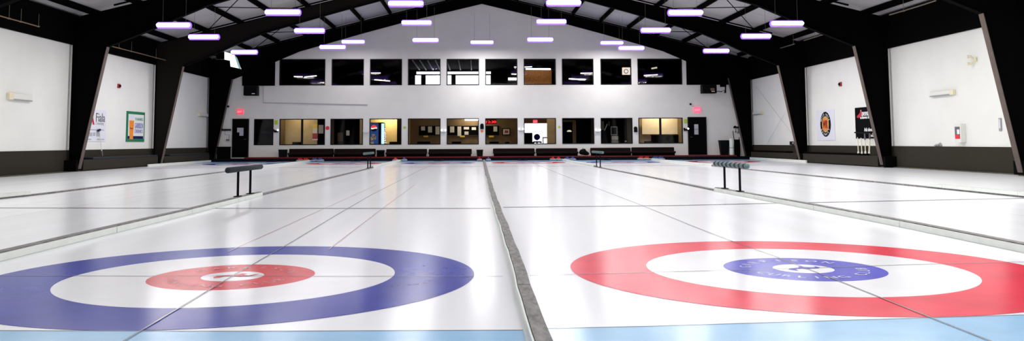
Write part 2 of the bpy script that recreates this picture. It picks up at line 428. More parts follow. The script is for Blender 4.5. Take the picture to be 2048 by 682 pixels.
band(LX, zA, zB); wpiece(XW0-.2, XW1+.2, zB, zC); band(UX, zC, zD); wpiece(XW0-.2, XW1+.2, zD, lambda x: roof(x)-.01)
struct(wall.build('wall_back', 'wall'))
wi = 0
def window(xr, f0, f1, mull=None):
    global wi; wi += 1
    a, b = xr; t = .045
    o = bpy.data.objects.new('window_%d' % wi, None); COL.objects.link(o); c = ((a+b)/2, D, f0((a+b)/2)); o.location = c; o['_o'] = c; o['kind'] = 'structure'
    fr = MB(); y0, dy = D-.02, .10
    P = lambda x, z: (x, y0, z)
    fr.prism([P(a, f0(a)), P(b, f0(b)), P(b, f0(b)+t), P(a, f0(a)+t)], (0, dy, 0)); fr.prism([P(a, f1(a)-t), P(b, f1(b)-t), P(b, f1(b)), P(a, f1(a))], (0, dy, 0))
    fr.prism([P(a, f0(a)+t), P(a+t, f0(a)+t), P(a+t, f1(a)-t), P(a, f1(a)-t)], (0, dy, 0)); fr.prism([P(b-t, f0(b)+t), P(b, f0(b)+t), P(b, f1(b)-t), P(b-t, f1(b)-t)], (0, dy, 0))
    fr.build('window_frame', 'frame', o)
    if mull:
        m = wx(mull, 262); MB().prism([P(m-.055, f0(m)+t), P(m+.055, f0(m)+t), P(m+.055, f1(m)-t), P(m-.055, f1(m)-t)], (0, dy, 0)).build('mullion', 'frame', o)
    MB().poly([(a+t, D+.05, f0(a)+t), (b-t, D+.05, f0(b)+t), (b-t, D+.05, f1(b)-t), (a+t, D+.05, f1(a)-t)]).build('glass_pane', 'glass', o)
for i, x in enumerate(LX): window(x, zA, zB, 604 if i == 1 else (1321 if i == 10 else None))
for x in UX: window(x, zC, zD)

# doors
def door(n, u0, u1, vt, vb, pane, split):
    a, b = onY(u0, vb, D), onY(u1, vt, D); a.z = max(a.z, .236)
    o = bpy.data.objects.new('door_%d' % n, None); COL.objects.link(o); c = ((a.x+b.x)/2, D, a.z); o.location = c; o['_o'] = c; o['kind'] = 'structure'
    leaf = MB().box(a.x+.05, b.x-.05, D-.06, D-.005, a.z, b.z-.05, .01).build('door_leaf', 'dark', o)
    MB().box(a.x, a.x+.05, D-.08, D-.002, a.z, b.z).box(b.x-.05, b.x, D-.08, D-.002, a.z, b.z).box(a.x+.05, b.x-.05, D-.08, D-.002, b.z-.05, b.z).build('door_frame', 'frame', o)
    p0, p1 = onY(pane[0], pane[3], D-.07), onY(pane[1], pane[2], D-.07)
    pn = MB()
    if split: # pane with a notch hidden by a notice
        xm = p0.x+(p1.x-p0.x)*.38; zm = p0.z+(p1.z-p0.z)*.42
        pn.box(xm, p1.x, D-.075, D-.062, p0.z, p1.z).box(p0.x, xm, D-.075, D-.062, zm, p1.z)
    else:
        zm = (p0.z+p1.z)/2; pn.box(p0.x, p1.x, D-.075, D-.062, p0.z, zm-.01).box(p0.x, p1.x, D-.075, D-.062, zm+.01, p1.z)
    pn.build('vision_panel', 'palegray', leaf)
    hx = a.x+.14 if not split else b.x-.14
    MB().tube([(hx, D-.06, a.z+1.0), (hx, D-.11, a.z+1.0), (hx+(.1 if not split else -.1), D-.11, a.z+1.0)], .012).build('door_handle', 'flange', leaf)
door(1, 464, 498.5, 237.5, 317, (474, 487, 255.5, 271.5), True)
door(2, 1376.5, 1412, 234, 309.5, (1388.8, 1396.5, 248.5, 269), False)

# ================================================================== side walls
ZL, ZR_ = 4.68, 4.50
struct(MB().box(XW0-.2, XW0, -9, D, -.12, 5.85).build('wall_left', 'sidewall'))
struct(MB().box(XW1, XW1+.2, -9, D, -.12, 5.85).build('wall_right', 'sidewall'))
struct(MB().box(XW0-.2, XW1+.2, -9.2, -9, -.12, 9.6).build('wall_front', 'dark'))
struct(MB().box(XW0, XW0+.03, -9, D, .0, .785).build('baseboard_left', 'wains'))
struct(MB().box(XW1-.03, XW1, -9, D, .0, .80).build('baseboard_right', 'wains'))
struct(MB().box(XW0, XW0+.12, -9, D, ZL, 5.8).build('trim_3', 'black'))
struct(MB().box(XW1-.12, XW1, -9, D, ZR_, 5.8).build('trim_4', 'black'))

# ================================================================== roof
struct(MB().prism([(XW0-.3, -9.2, roof(XW0-.3)), (XC, -9.2, HR), (XC, -9.2, HR+.1), (XW0-.3, -9.2, roof(XW0-.3)+.1)], (0, 56.6, 0)).build('ceiling', 'roof'))
struct(MB().prism([(XC, -9.2, HR), (XW1+.3, -9.2, roof(XW1+.3)), (XW1+.3, -9.2, roof(XW1+.3)+.1), (XC, -9.2, HR+.1)], (0, 56.6, 0)).build('ceiling', 'roof'))
inner = [(14.92, 0), (14.76, .8), (14.0, 4.60), (12.45, 5.22), (11.4, 5.70), (10.3, 6.17), (6.77, 7.19), (4.6, 7.78), (0, 8.89)]
tn = 4
for f, y in enumerate(FR):
    tn += 1
    o = bpy.data.objects.new('trim_%d' % (tn), None); COL.objects.link(o); c = (XC, y, 8.8); o.location = c; o['_o'] = c; o['kind'] = 'structure'
    for s in (-1, 1):
        xw = (XC-XW0) if s < 0 else (XW1-XC)
        web = MB()
        P = lambda r, z: (XC+s*r, y-.006, z)
        top = lambda r: HR-SL*r-.22
        ks = inner[:2]+inner[2:]
        for (ra, za), (rb, zb) in zip(inner, inner[1:]):
            if zb <= 4.61: web.prism([P(ra, za), P(rb, zb), P(xw-.13, zb), P(xw-.13, za)], (0, .012, 0))
            elif ra > 13.9: # knee
                web.prism([P(ra, za), P(rb, zb), P(rb, top(rb)), P(xw-.13, top(xw-.13)), P(xw-.13, za)], (0, .012, 0))
            else: web.prism([P(ra, za), P(rb, zb), P(rb, top(rb)), P(ra, top(ra))], (0, .012, 0))
        web.build('frame_web', 'black' if not (f == 6 and s < 0) else 'litweb', o)  # light on this one left web is put into a browner steel colour
        fl_ = MB(); fb = MB()
        for i, ((ra, za), (rb, zb)) in enumerate(zip(inner, inner[1:])):
            tgt = fl_ if zb <= 4.61 else fb
            d = Vector((-s*(zb-za), 0, -(ra-rb)*0)); nx = Vector((-s*(zb-za), 0, -abs(rb-ra))).normalized()*.02
            tgt.prism([(XC+s*ra, y-.11, za), (XC+s*ra, y+.11, za), (XC+s*rb, y+.11, zb), (XC+s*rb, y-.11, zb)], nx)
        fl_.build('column_flange', 'flange', o); fb.build('rafter_flange', 'black', o)
        MB().prism([(XC+s*(xw-.14), y-.11, top(xw-.14)), (XC+s*(xw-.14), y+.11, top(xw-.14)), (XC, y+.11, top(0)), (XC, y-.11, top(0))], (0, 0, .02)).build('rafter_top_flange', 'black', o)
        MB().box(XC+s*(xw-.14)-.0, XC+s*(xw-.12), y-.11, y+.11, 0, 5.5).build('column_back_flange', 'black', o)
        # pier at the column foot
        x0, x1 = sorted((XC+s*(xw-.04), XC+s*14.88))
        MB().box(x0, x1, y-.28, y+.28, .035, .42).build('column_pier', 'dark', o)
offs = [.425+1.575*k for k in range(10)]
for s in (-1, 1):
    for r in offs:
        tn += 1; x = XC+s*r; z = HR-SL*r
        struct(MB().box(x-.05, x+.05, -9, D-.01, z-.235, z-.225).box(x-.008, x+.008, -9, D-.01, z-.225, z+.004).box(x-.05, x+.05, -9, D-.01, z-.03, z-.018).build('trim_%d' % tn, 'black'))
# flange brace bars running parallel to the rafters on the near side of each far frame
for y in FR[4:]:
    for s in (-1, 1):
        tn += 1
        struct(MB().tube([(XC+s*.4, y-.75, HR-SL*.4-.27), (XC+s*13.5, y-.75, HR-SL*13.5-.27)], .035, 6).build('trim_%d' % tn, 'black'))
# diagonal bracing rods in the outer panels
for (y0, y1) in ((39.2, 46.9), (23.2, 31.0), (31.2, 39.0)):
    for s in (-1, 1):
        tn += 1
        struct(MB().tube([(XC+s*8.4, y1, HR-SL*8.4-.28), (XC+s*13.0, y0, HR-SL*13-.28)], .02, 5).tube([(XC+s*13.0, y1, HR-SL*13-.28), (XC+s*8.4, y0, HR-SL*8.4-.28)], .02, 5).build('trim_%d' % tn, 'black'))

# black cladding panels at both upper corners of the end wall
for (u0, u1, vb, w) in ((484, 549.5, 171.5, 'left'), (1373.5, 1480, 169.5, 'right')):
    a, b = onY(u0, vb, D-.05), onY(u1, vb, D-.05)
    m = MB().box(a.x, b.x, D-.05, D-.005, (a.z+b.z)/2, 5.75)
    for k in range(4): m.box(a.x, b.x, D-.07, D-.05, a.z+.25+.35*k, a.z+.29+.35*k)
    tag(m.build('louvre_panel', 'black'), 'flat black louvred panel in the upper %s corner of the end wall beside the windows' % w, 'wall panel')

# ================================================================== hanging strip lights
def strip_light(c, label, group, first=None):
    if first: return copy_tree(first, c, label, group)
    t = thing('hanging_light', label, 'ceiling light', c, group); x, y, z = c
    m = MB().tube([(x-.63, y+.10, z), (x-.59, y+.10, z), (x+.59, y+.10, z), (x+.63, y+.10, z)], [.07, .125, .125, .07], 12); m.build('halo_housing', 'lamphalo', t, smooth=True)  # body widened and glowing violet to paint the halo round the tube
    m = MB()
    prof = [(-.57, .02), (-.55, .055), (.55, .055), (.57, .02)]
    m.tube([(x-.61, y, z), (x-.56, y, z), (x+.56, y, z), (x+.61, y, z)], [.045, .078, .078, .045], 12); m.build('lit_tube', 'lamp', t, smooth=True)
    for s in (-1, 1): MB().tube([(x+s*.42, y+.1, z+.09), (x+s*.42, y+.1, z+1.6)], .005, 5).build('suspension_wire', 'rod', t)
    return t
def lpos(u, v, Y): p = onY(u, v, Y); return p
rowdef = [  # (u, v, Y)
 ('farthest', 45.0, [(706, 83.5), (964, 84.5), (1224, 85.6)]),
 ('second farthest', 39.9, [(488, 104), (665, 94), (851, 80), (1080.5, 79), (1263, 96), (1433, 101.4)]),
 ('third farthest', 34.4, [(407, 73.5), (618.5, 61), (833, 45), (1103, 43), (1312, 60), (1513, 72)]),
 ('fourth farthest', 29.3, [(346.5, 50), (565, 24), (811.5, 6.5), (1127.5, 5), (1371.5, 24.7), (1575, 46.5)])]
ordn = ['leftmost', 'second from left', 'third from left', 'third from right', 'second from right', 'rightmost']
first = None; LP = []
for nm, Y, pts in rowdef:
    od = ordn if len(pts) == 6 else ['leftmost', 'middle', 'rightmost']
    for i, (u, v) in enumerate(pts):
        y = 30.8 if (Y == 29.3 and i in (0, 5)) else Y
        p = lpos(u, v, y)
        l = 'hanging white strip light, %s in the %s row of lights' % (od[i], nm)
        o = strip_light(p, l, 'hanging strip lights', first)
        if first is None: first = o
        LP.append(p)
def lamp(loc, sx, sy, e, col=(1, 1, 1), rot=(0, 0, 0), name='down_area_light', spread=None):
    L = bpy.data.lights.new(name, 'AREA'); L.shape = 'RECTANGLE'; L.size = sx; L.size_y = sy; L.energy = e; L.color = col
    if spread: L.spread = spread
    o = bpy.data.objects.new(name, L); COL.objects.link(o); o.location = loc; o.rotation_euler = rot; return o
for i, p in enumerate(LP):
    e = 115 if p.x > -1 else 56
    if p.y > 44.5: e = 190 if p.x > -1 else 70
    if abs(p.x) > 10: e = 115
    lamp((p.x, p.y, p.z-.12), 1.1, .14, e, (1, .98, .965))
for Y in (24.1, 18.9, 13.7, 8.5, 3.3, -2):  # unseen rows: bare oversized soft panels added to light the near ice and walls
    for x, z in ((-11.1, 5.4), (-6.9, 5.6), (-2.5, 5.9), (3.05, 5.92), (7.35, 5.6), (11.6, 5.4)):
        lamp((x, Y, z-.075), 3.6, 3.2, (175 if x > 0 else 150) if abs(x) > 10 else (130 if x > -1 else 42), (1, .985, .93) if abs(x) > 10 else (1, .985, .97))

# ================================================================== benches along the end wall
def bench(u0, u1, vt, label, slant=0):
    a, b = onY(u0, vt, 46.75), onY(u1, vt, 46.75); zt = (a.z+b.z)/2; x0, x1 = a.x, b.x
    t = thing('padded_bench', label, 'bench', ((x0+x1)/2, 46.65, .235), 'padded benches below the lobby windows')
    MB().box(x0+.04, x1-.04, 46.50, 46.95, .235, .36, .015).build('bench_base', 'dark', t)
    MB().box(x0, x1, 46.42, 46.78, .36, .47, .035).build('seat_cushion', 'vinyl', t)
    m = MB().box(x0, x1, 46.80, 46.95, .36, zt, .05)
    m.build('backrest', 'vinyl', t)
    return t
for u0, u1, v, l in ((577.5, 667, 297.5, 'leftmost of the padded benches, near-black, under the wide tan window'), (668, 751, 297.5, 'near-black padded bench below the vending machine window, with the far left stand in front'),
                     (772, 854, 298, 'near-black padded bench just right of the small black cube'), (857, 943.5, 298, 'dark brown padded bench just left of the centre bin'),
                     (986, 1069.5, 296.8, 'dark brown padded bench just right of the centre bin'), (1072, 1155.5, 296.5, 'dark brown padded bench below the bright doorway window, left of the heaped bag'),
                     (1181, 1262, 295.5, 'dark brown padded bench right of the heaped bag, behind the far right stand'), (1263.5, 1349, 294.5, 'rightmost of the padded benches, near-black, left of the right door')):
    bench(u0, u1, v, l)
def cube_seat(u0, u1, vt, vb, label, kind):
    a, b = onY(u0, vt, 46.6), onY(u1, vb, 46.6)
    return a.x, b.x, a.z
def bin_(u0, u1, vt, label, Yc=46.62, flare=.02, z0=.235, name='waste_bin'):
    a, b = onY(u0, vt, Yc), onY(u1, vt, Yc); x0, x1, zt = a.x, b.x, a.z; hw = (x1-x0)/2; c = (x0+x1)/2
    t = thing(name, label, 'bin', (c, Yc, z0)); m = MB()
    d = min(hw, .2)
    q0 = [(c-hw+flare, Yc-d+flare, z0), (c+hw-flare, Yc-d+flare, z0), (c+hw-flare, Yc+d-flare, z0), (c-hw+flare, Yc+d-flare, z0)]
    q1 = [(c-hw, Yc-d, zt-.03), (c+hw, Yc-d, zt-.03), (c+hw, Yc+d, zt-.03), (c-hw, Yc+d, zt-.03)]
    A = [m.bm.verts.new(p) for p in q0]; B = [m.bm.verts.new(p) for p in q1]
    m.bm.faces.new(A[::-1]); m.bm.faces.new(B)
    for i in range(4): m.bm.faces.new([A[i], A[(i+1) % 4], B[(i+1) % 4], B[i]])
    m.build('bin_body', 'plastic', t)
    MB().box(c-hw-.012, c+hw+.012, Yc-d-.012, Yc+d+.012, zt-.045, zt, .012).build('bin_rim', 'plastic', t)
    return t
bin_(953, 966, 299.3, 'small black open bin standing at the head of the centre divider')
bin_(558.5, 573.5, 299, 'small black bin at the left end of the benches, under the wide tan window')
t = thing('cube_stool', 'low black cube stool between the second and third benches from the left', 'stool', (-5.3, 46.6, .235))
a, b = onY(753.5, 300, 46.6), onY(769, 300, 46.6)
MB().box(a.x+.02, b.x-.02, 46.45, 46.8, .235, a.z-.12, .01).build('stool_base', 'dark', t); MB().box(a.x, b.x, 46.42, 46.83, a.z-.12, a.z, .03).build('stool_cushion', 'rubber', t)
# heaped bag
a, b = onY(1158.5, 297, 46.6), onY(1178, 303, 46.6)
t = thing('duffel_bag', 'slumped black bag heaped between two benches right of centre', 'bag', ((a.x+b.x)/2, 46.6, .235))
m = MB(); cx = (a.x+b.x)/2
m.tube([(a.x, 46.6, .38), (a.x+.1, 46.6, .43), (a.x+.28, 46.62, .45), (b.x-.2, 46.6, .38), (b.x-.05, 46.6, .34), (b.x, 46.6, .32)], [.05, .15, .19, .14, .09, .03], 12)
m.build('bag_body', 'plastic', t, smooth=True)
MB().tube([(a.x+.08, 46.45, .52), (a.x+.18, 46.42, .66), (a.x+.3, 46.44, .52)], .015, 6).build('bag_handle', 'plastic', t)
# right bins and cylinder
bin_(1438.5, 1457, 280.5, 'tall black wheeled bin in the right corner beside the white cylinder', 46.86, .07)
a, b = onY(1457.5, 277, 46.55), onY(1465, 277, 46.45)
t = thing('storage_cylinder', 'tall narrow white cylinder standing beside the black bin, right corner', 'cylinder', ((a.x+b.x)/2, 46.55, .235))
MB().lathe([(.105, .235), (.108, .28), (.11, .32), (.11, a.z-.05), (.09, a.z)], ((a.x+b.x)/2+.02, 46.45, 0), 20).build('cylinder_body', 'foam', t, smooth=True)
MB().lathe([(.117, .62), (.117, .66)], ((a.x+b.x)/2+.02, 46.45, 0), 20).build('metal_band', 'graybox', t)
a = onY(1470, 279, 46.6)
t = thing('ice_tool_barrel', 'dark round barrel of ice tools right of the white cylinder', 'barrel', (a.x+.12, 46.62, .13))
MB().lathe([(.15, .13), (.17, .5), (.16, a.z-.05), (.17, a.z)], (a.x+.12, 46.62, 0), 16).build('barrel_body', 'dark', t, smooth=True)
p = onY(1466, 262, 46.6)
MB().tube([(a.x+.05, 46.62, .3), (p.x, 46.62, p.z)], .02, 6).build('tool_handle', 'plastic', t)
MB().tube([(a.x+.2, 46.6, .3), (p.x+.35, 46.62, p.z-.35)], .02, 6).build('tool_handle', 'plastic', t)

# ================================================================== divider stands (benches on the dividers)
def stand(k, y0, y1, l0, l1, zt, label, ribbed):
    x = xat(DV[k], (y0+y1)/2); zb = .078 if y0 < 17.5 else .061
    if k == 1 and y0 > 20: zb = .031
    if k == 3 and y0 > 20: zb = .031
    t = thing('sheet_stand', label, 'stand', (x, (y0+y1)/2, zb), 'low T stands on the dividers')
    m = MB().tube([(x, y0, zt-.02), (x, y0+.03, zt), (x, y1-.03, zt), (x, y1, zt-.02)], [.035, .05, .05, .035], 12)
    rail = m.build('top_rail', 'navypad' if not ribbed else 'teallight', t, smooth=True)
    for l in (l0, l1):
        MB().tube([(x, l, zb+.01), (x, l, zt-.03)], .022, 8).build('leg', 'rubber', t)
        MB().box(x-.045, x+.045, l-.11, l+.11, zb, zb+.014, .003).build('foot_plate', 'rubber', t)
    if ribbed:
        n = 8
        for i in range(n):
            yy = y0+.12+(y1-y0-.24)*i/(n-1)
            MB().lathe([(.0505, -.05), (.053, 0), (.0505, .05)], (x, yy, zt), 12, axis='y').build('dark_band', 'navypad', rail)
    return t
stand(1, 14.15, 16.35, 14.8, 15.6, .555, 'dark padded T stand on the divider left of the blue target, near', False)
stand(3, 14.98, 17.05, 15.45, 16.4, .555, 'T stand with teal ribbed top on the divider right of the red target, near', True)
stand(1, 31.2, 34.0, 32.3, 33.1, .60, 'small distant T stand with pale top on the left divider, in front of the benches', True)
stand(3, 31.5, 34.3, 32.2, 33.2, .60, 'small distant T stand with pale top on the right divider, in front of the benches', True)

# ================================================================== curling stones
def stone(loc, m, label, group):
    x, y, z = loc; t = thing('curling_stone', label, 'curling stone', loc, group)
    MB().lathe([(.06, 0), (.10, .006), (.138, .03), (.145, .057), (.138, .084), (.10, .108), (.06, .114)], loc, 18).build('granite_body', 'granite', t, smooth=True)
    h = MB().lathe([(.095, .110), (.10, .120), (.06, .130)], loc, 16)
    h.tube([(x, y-.0, z+.12), (x, y+.0, z+.17), (x, y-.05, z+.19), (x, y-.11, z+.185)], [.03, .025, .02, .016], 8)
    h.build('handle', m, t, smooth=True); return t
sr = sb = None
names = ['leftmost divider', 'divider near the black cube stool', 'centre divider', 'divider by the heaped bag', 'rightmost divider']
ends = [[(622, 634)], [], [], [], []]
U = [((619, 319.5), (637, 320.5)), ((788, 318.5), (804, 319.5)), ((955.5, 319), (971, 319)), ((1120, 318.5), (1137, 318.5)), ((1284, 317), (1307, 317.5))]
for k, (ur, ub) in enumerate(U):
    for c, (u, v) in (('red', ur), ('blue', ub)):
        base = onY(u, v, 44.9)
        sg = -1 if c == 'red' else 1; xd = xat(DV[k], 45.5)
        for row in range(3):
            for col in range(1 if k in (1, 2) else 2):
                loc = (xd+sg*(.235+col*.31), 45.1+row*.36, 0.0)
                lab = '%s-handled curling stone %s the far end of the %s' % (c, 'left of' if c == 'red' else 'right of', names[k])
                gr = '%s curling stones %s' % (c, names[k])
                src = sr if c == 'red' else sb
                if src is None:
                    src = stone(loc, 'stonered' if c == 'red' else 'stoneblue', lab, gr)
                    if c == 'red': sr = src
                    else: sb = src
                else: copy_tree(src, loc, lab, gr)
# hacks
hk = None
for i, u in enumerate((543, 711, 877.5, 1045, 1212.5, 1375.5)):
    x = onY(u, 320, 45.6).x
    lab = 'black rubber foothold pair at the far end, '+fl[i]
    if hk is None:
        hk = thing('foot_hack', lab, 'foothold', (x, 45.6, 0), 'footholds at the far end')
        MB().box(x-.26, x+.26, 45.5, 45.7, 0, .012).build('base_plate', 'rubber', hk)
        for s in (-1, 1):
            MB().prism([(x+s*.18-.08, 45.5, .012), (x+s*.18-.08, 45.68, .012), (x+s*.18-.08, 45.68, .10), (x+s*.18-.08, 45.62, .10)], (.16, 0, 0)).build('foot_block', 'rubber', hk)
    else: copy_tree(hk, (x, 45.6, 0), lab)

# ================================================================== end-wall fittings
def onwall(u0, v0, u1, v1, Y=D):
    a, b = onY(u0, v1, Y), onY(u1, v0, Y); return a.x, b.x, a.z, b.z
def exit_sign(u0, v0, u1, v1, m, label):
    x0, x1, z0, z1 = onwall(u0, v0, u1, v1)
    t = thing('exit_sign', label, 'sign', ((x0+x1)/2, D, z0))
    bx_ = MB().box(x0, x1, D-.08, D-.002, z0, z1, .01).build('sign_box', m, t)
    b = MB(); add_text(b, 'EXIT', (z1-z0)*.62, ((x0+x1)/2, D-.083, z0+(z1-z0)*.28), RX, UZ, center=True, fit=(x1-x0)*.78); b.build('sign_lettering', 'exitletter', bx_)
exit_sign(474.5, 218.5, 486.5, 228.5, 'exit', 'dim red lit exit sign above the left door')
exit_sign(1387.5, 214.5, 1400.5, 225.5, 'exitpink', 'pink-red lit exit sign above the right door')
def disc(u, v, r, m, label, name='wall_disc'):
    p = onY(u, v, D); tag(MB().lathe([(r, 0), (r, .012)], (p.x, D-.015, p.z), 20, axis='y').build(name, m), label, 'wall marker')
disc(655, 256, .11, 'reddot', 'small red disc on the wall right of the wide tan window')
disc(964, 262.5, .075, 'orange', 'small orange disc on the wall pier above the centre bin')
disc(809.5, 255, .07, 'lime', 'small lime disc on the wall right of the vending machine window')
disc(1118.5, 254, .07, 'lime', 'small lime disc on the wall right of the bright doorway window')
def plate(u0, v0, u1, v1, m, name, label, cat, t=.02, bev=.005):
    x0, x1, z0, z1 = onwall(u0, v0, u1, v1)
    return tag(MB().box(x0, x1, D-t, D-.002, z0, z1, bev).build(name, m), label, cat)
plate(549, 240.5, 555.5, 249, 'lime', 'lime_notice', 'lime green notice left of the wide tan window', 'notice')
plate(1368.2, 238, 1373.8, 246.5, 'lime', 'lime_notice', 'lime green notice between the wide right window and right door', 'notice')
def sounder(u, v, label):
    p = onY(u, v, D); t = thing('wall_speaker', label, 'speaker', (p.x, D, p.z))
    MB().lathe([(.10, -.002), (.10, -.05), (.07, -.09)], (p.x, D, p.z+.07), 16, 'y').build('upper_cone', 'plastic', t)
    MB().box(p.x-.10, p.x+.10, D-.08, D-.004, p.z-.15, p.z+.08, .03).build('speaker_body', 'plastic', t)
sounder(964, 253, 'small black oval wall speaker above the orange disc, centre')
sounder(1271, 259, 'small black oval wall speaker left of the wide right window')
# double-headed emergency lights on the piers
def emlight(u, v, m, label, dark=False):
    p = onY(u, v, D); t = thing('emergency_light', label, 'wall light', (p.x, D, p.z))
    MB().box(p.x-.12, p.x+.12, D-.09, D-.003, p.z-.075, p.z+.04, .015).build('lamp_body', 'plastic' if dark else 'whiteplastic', t)
    for s in (-1, 1):
        MB().lathe([(.035, 0), (.055, -.05), (.055, -.06)], (p.x+s*.11, D-.07, p.z+.045), 12, 'y').build('lamp_head', m if s > 0 or not dark else 'plastic', t)
M['glare'] = mat('lit lamp head', (.9, .9, .9), .3, emit=(1, .97, 1), estr=1.2)
emlight(552.5, 262, 'glare', 'dark twin emergency lamp left of the wide tan window', True)
emlight(732, 263.5, 'whiteplastic', 'white twin emergency lamp left of the vending machine window')
emlight(887.3, 262, 'glare', 'white twin emergency lamp between the two notice board windows')
emlight(1042, 259.5, 'glare', 'bright white twin emergency lamp left of the bright doorway window')
emlight(1195.5, 261.5, 'glare', 'white twin emergency lamp between the two dark windows right of centre')
emlight(1371.5, 259, 'glare', 'dark twin emergency lamp beside the right door', True)
# conduit
p = [onY(526.5, 171, D-.03), onY(526.5, 205.5, D-.03), onY(735, 209.5, D-.03)]
tag(MB().tube([(q.x, D-.03, q.z) for q in p], .022, 6).build('wall_conduit', 'palegray'), 'thin conduit running down and across the left of the end wall', 'conduit')
# heaters hanging in the corners
def heater(u0, v0, u1, v1, label, full):
    x0, x1, z0, z1 = onwall(u0, v0, u1, v1, D-.7); t = thing('unit_heater', label, 'heater', ((x0+x1)/2, D-.7, z0))
    MB().box(x0, x1, D-.75, D-.25, z0, z1, .03).build('heater_case', 'plastic', t)
    m = MB()
    for k in range(5): m.box(x0+.04, x1-.04, D-.77, D-.75, z0+.05+k*(z1-z0-.1)/5, z0+.07+k*(z1-z0-.1)/5)
    m.build('louvres', 'dark', t)
    MB().box(x0+(x1-x0)*.62, x0+(x1-x0)*.85, D-.76, D-.745, z0+.08, z0+.12).build('badge', 'whiteplastic', t)
    for s in (x0+.1, x1-.1): MB().tube([(s, D-.5, z1-.01), (s, D-.5, z1+1.0)], .012, 5).build('hanger_rod', 'black', t)
    if full:
        MB().box(x1-.38, x1-.1, D-.72, D-.55, z0+.35, z1-.02).build('control_box', 'graybox', t)
        MB().box(x1-.36, x1-.14, D-.77, D-.74, z0+.16, z0+.28).build('orange_part', 'brass', t)
        MB().tube([(x1, D-.5, z0+.12), (x1+.35, D-.5, z0+.10), (x1+.5, D-.5, z0+.2), (x1+.5, D-.5, z0+.02)], .025, 6).build('gas_pipe', 'plastic', t)
heater(487, 171, 514.5, 191, 'black unit heater hanging under the louvred panel, upper left corner', False)
heater(1405, 169, 1433, 186.5, 'black unit heater with pipework hanging in the upper right corner', True)
t = thing('duct_bracket', 'small black pipe bracket hanging beside the right unit heater', 'bracket', tuple(onY(1446, 186, D-.5)))
a = onY(1442, 170, D-.5); b = onY(1452, 186, D-.5)
MB().box(a.x, b.x, D-.6, D-.3, a.z-.1, a.z+.3).build('bracket_plate', 'black', t); MB().box(b.x-.06, b.x, D-.55, D-.5, b.z, a.z).build('bracket_leg', 'black', t)
# bright open fan louvre, upper left
c4 = [onY(449, 103.5, 46.2), onY(461, 107, 46.2), onY(468, 109, 46.2), onY(481.5, 137.5, 46.2), onY(461, 133, 46.2), onY(460, 121, 46.2), onY(449, 119, 46.2)]
t = thing('vent_fan', 'bright white daylit vent fan hood in the upper left corner', 'vent fan', tuple(c4[4]))
M['ventlit'] = mat('daylit vent', (.8, .85, .85), .5, emit=(.85, .95, .95), estr=1.6)
M['ventteal'] = mat('teal vent side', (.35, .55, .55), .5, emit=(.4, .65, .66), estr=.5)
MB().prism([tuple(q) for q in c4], (0, .12, 0)).build('lit_opening', 'ventlit', t)
q = [onY(468, 109, 46.15), onY(474, 116, 46.15), onY(482, 138.5, 46.15), onY(477, 136, 46.15)]
MB().prism([tuple(v) for v in q], (0, .05, 0)).build('side_flap', 'ventteal', t)
a = onY(432, 118.8, 46.3); b = onY(449, 118.8, 46.3); c_ = onY(432, 105, 46.3)
MB().tube([tuple(c_), tuple(a), tuple(b)], .02, 5).build('guard_frame', 'rod', t)
MB().box(a.x+.02, b.x, 46.3, 46.8, a.z+.02, c_.z).build('fan_box', 'black', t)
# small camera and wires
for (u, v, l) in ((457, 213, 'small dark camera on the wall left of the left exit sign'), (1380.5, 208.5, 'tiny dark camera on the wall above the right door')):
    p = onY(u, v, D); t = thing('security_camera', l, 'camera', (p.x, D, p.z)); MB().box(p.x-.05, p.x+.05, D-.12, D-.03, p.z-.05, p.z+.05, .015).build('camera_body', 'plastic', t)
    MB().lathe([(.03, -.002), (.03, -.04)], (p.x, D, p.z), 10, 'y').build('camera_mount', 'plastic', t)
# broom rack near left door and right corner
def broom_rack(u0, v0, u1, brooms, label, Y):
    a, b = onY(u0, v0, Y), onY(u1, v0, Y); t = thing('broom_rack', label, 'rack', ((a.x+b.x)/2, Y, a.z))
    MB().box(a.x, b.x, Y-.04, Y+.02, a.z-.05, a.z+.04, .008).build('rack_bar', 'plastic', t)
    MB().lathe([(.05, -.06), (.08, 0), (.05, .06)], (a.x+.08, Y-.03, a.z+.02), 10, 'z').build('rack_bracket', 'plastic', t)
    return t
broom_rack(440.5, 259.5, 462, 0, 'black rack with hanging gear between the left door and corner column', D-.1)
broom_rack(1467, 254.5, 1486, 0, 'black wall rack in the right corner above the barrel', D-.1)
for u, v0, v1, l in ((1471.5, 257, 265, 'first small dark brush hanging from the right corner rack'), (1476.5, 257, 266, 'second small dark brush hanging from the right corner rack')):
    a, b = onY(u, v0, D-.14), onY(u, v1, D-.14); t = thing('hanging_brush', l, 'brush', tuple(b))
    MB().tube([tuple(a), (b.x, b.y, b.z+.08)], .012, 6).build('brush_handle', 'plastic', t); MB().box(b.x-.04, b.x+.04, b.y-.03, b.y+.03, b.z, b.z+.09, .01).build('brush_head', 'grayprint', t)
a, b = onY(450, 262, D-.14), onY(458, 282, D-.14)
t = thing('wall_hook_frame', 'thin dark wire frame hanging left of the left door', 'wire frame', (a.x, D-.14, b.z))
MB().tube([(a.x, D-.14, a.z), (a.x, D-.14, a.z-.2), (b.x, D-.14, a.z-.2), (b.x, D-.14, b.z)], .014, 6).build('wire', 'grayprint', t)
MB().box(b.x-.16, b.x+.02, D-.16, D-.12, b.z+.02, b.z+.10, .01).build('hook_plate', 'grayprint', t)
# dark box left of left door
a, b = onY(436, 294, 46.6), onY(458.5, 291, 46.6)
t = thing('gear_cabinet', 'low dark cabinet in the left corner between column and left door', 'cabinet', ((a.x+b.x)/2, 46.6, .13))
MB().box(a.x, b.x, 46.4, 46.9, .13, a.z-.04, .01).build('cabinet_body', 'dark', t); MB().box(a.x-.02, b.x+.02, 46.38, 46.92, a.z-.04, a.z+.02, .02).build('cabinet_lid', 'plastic', t)

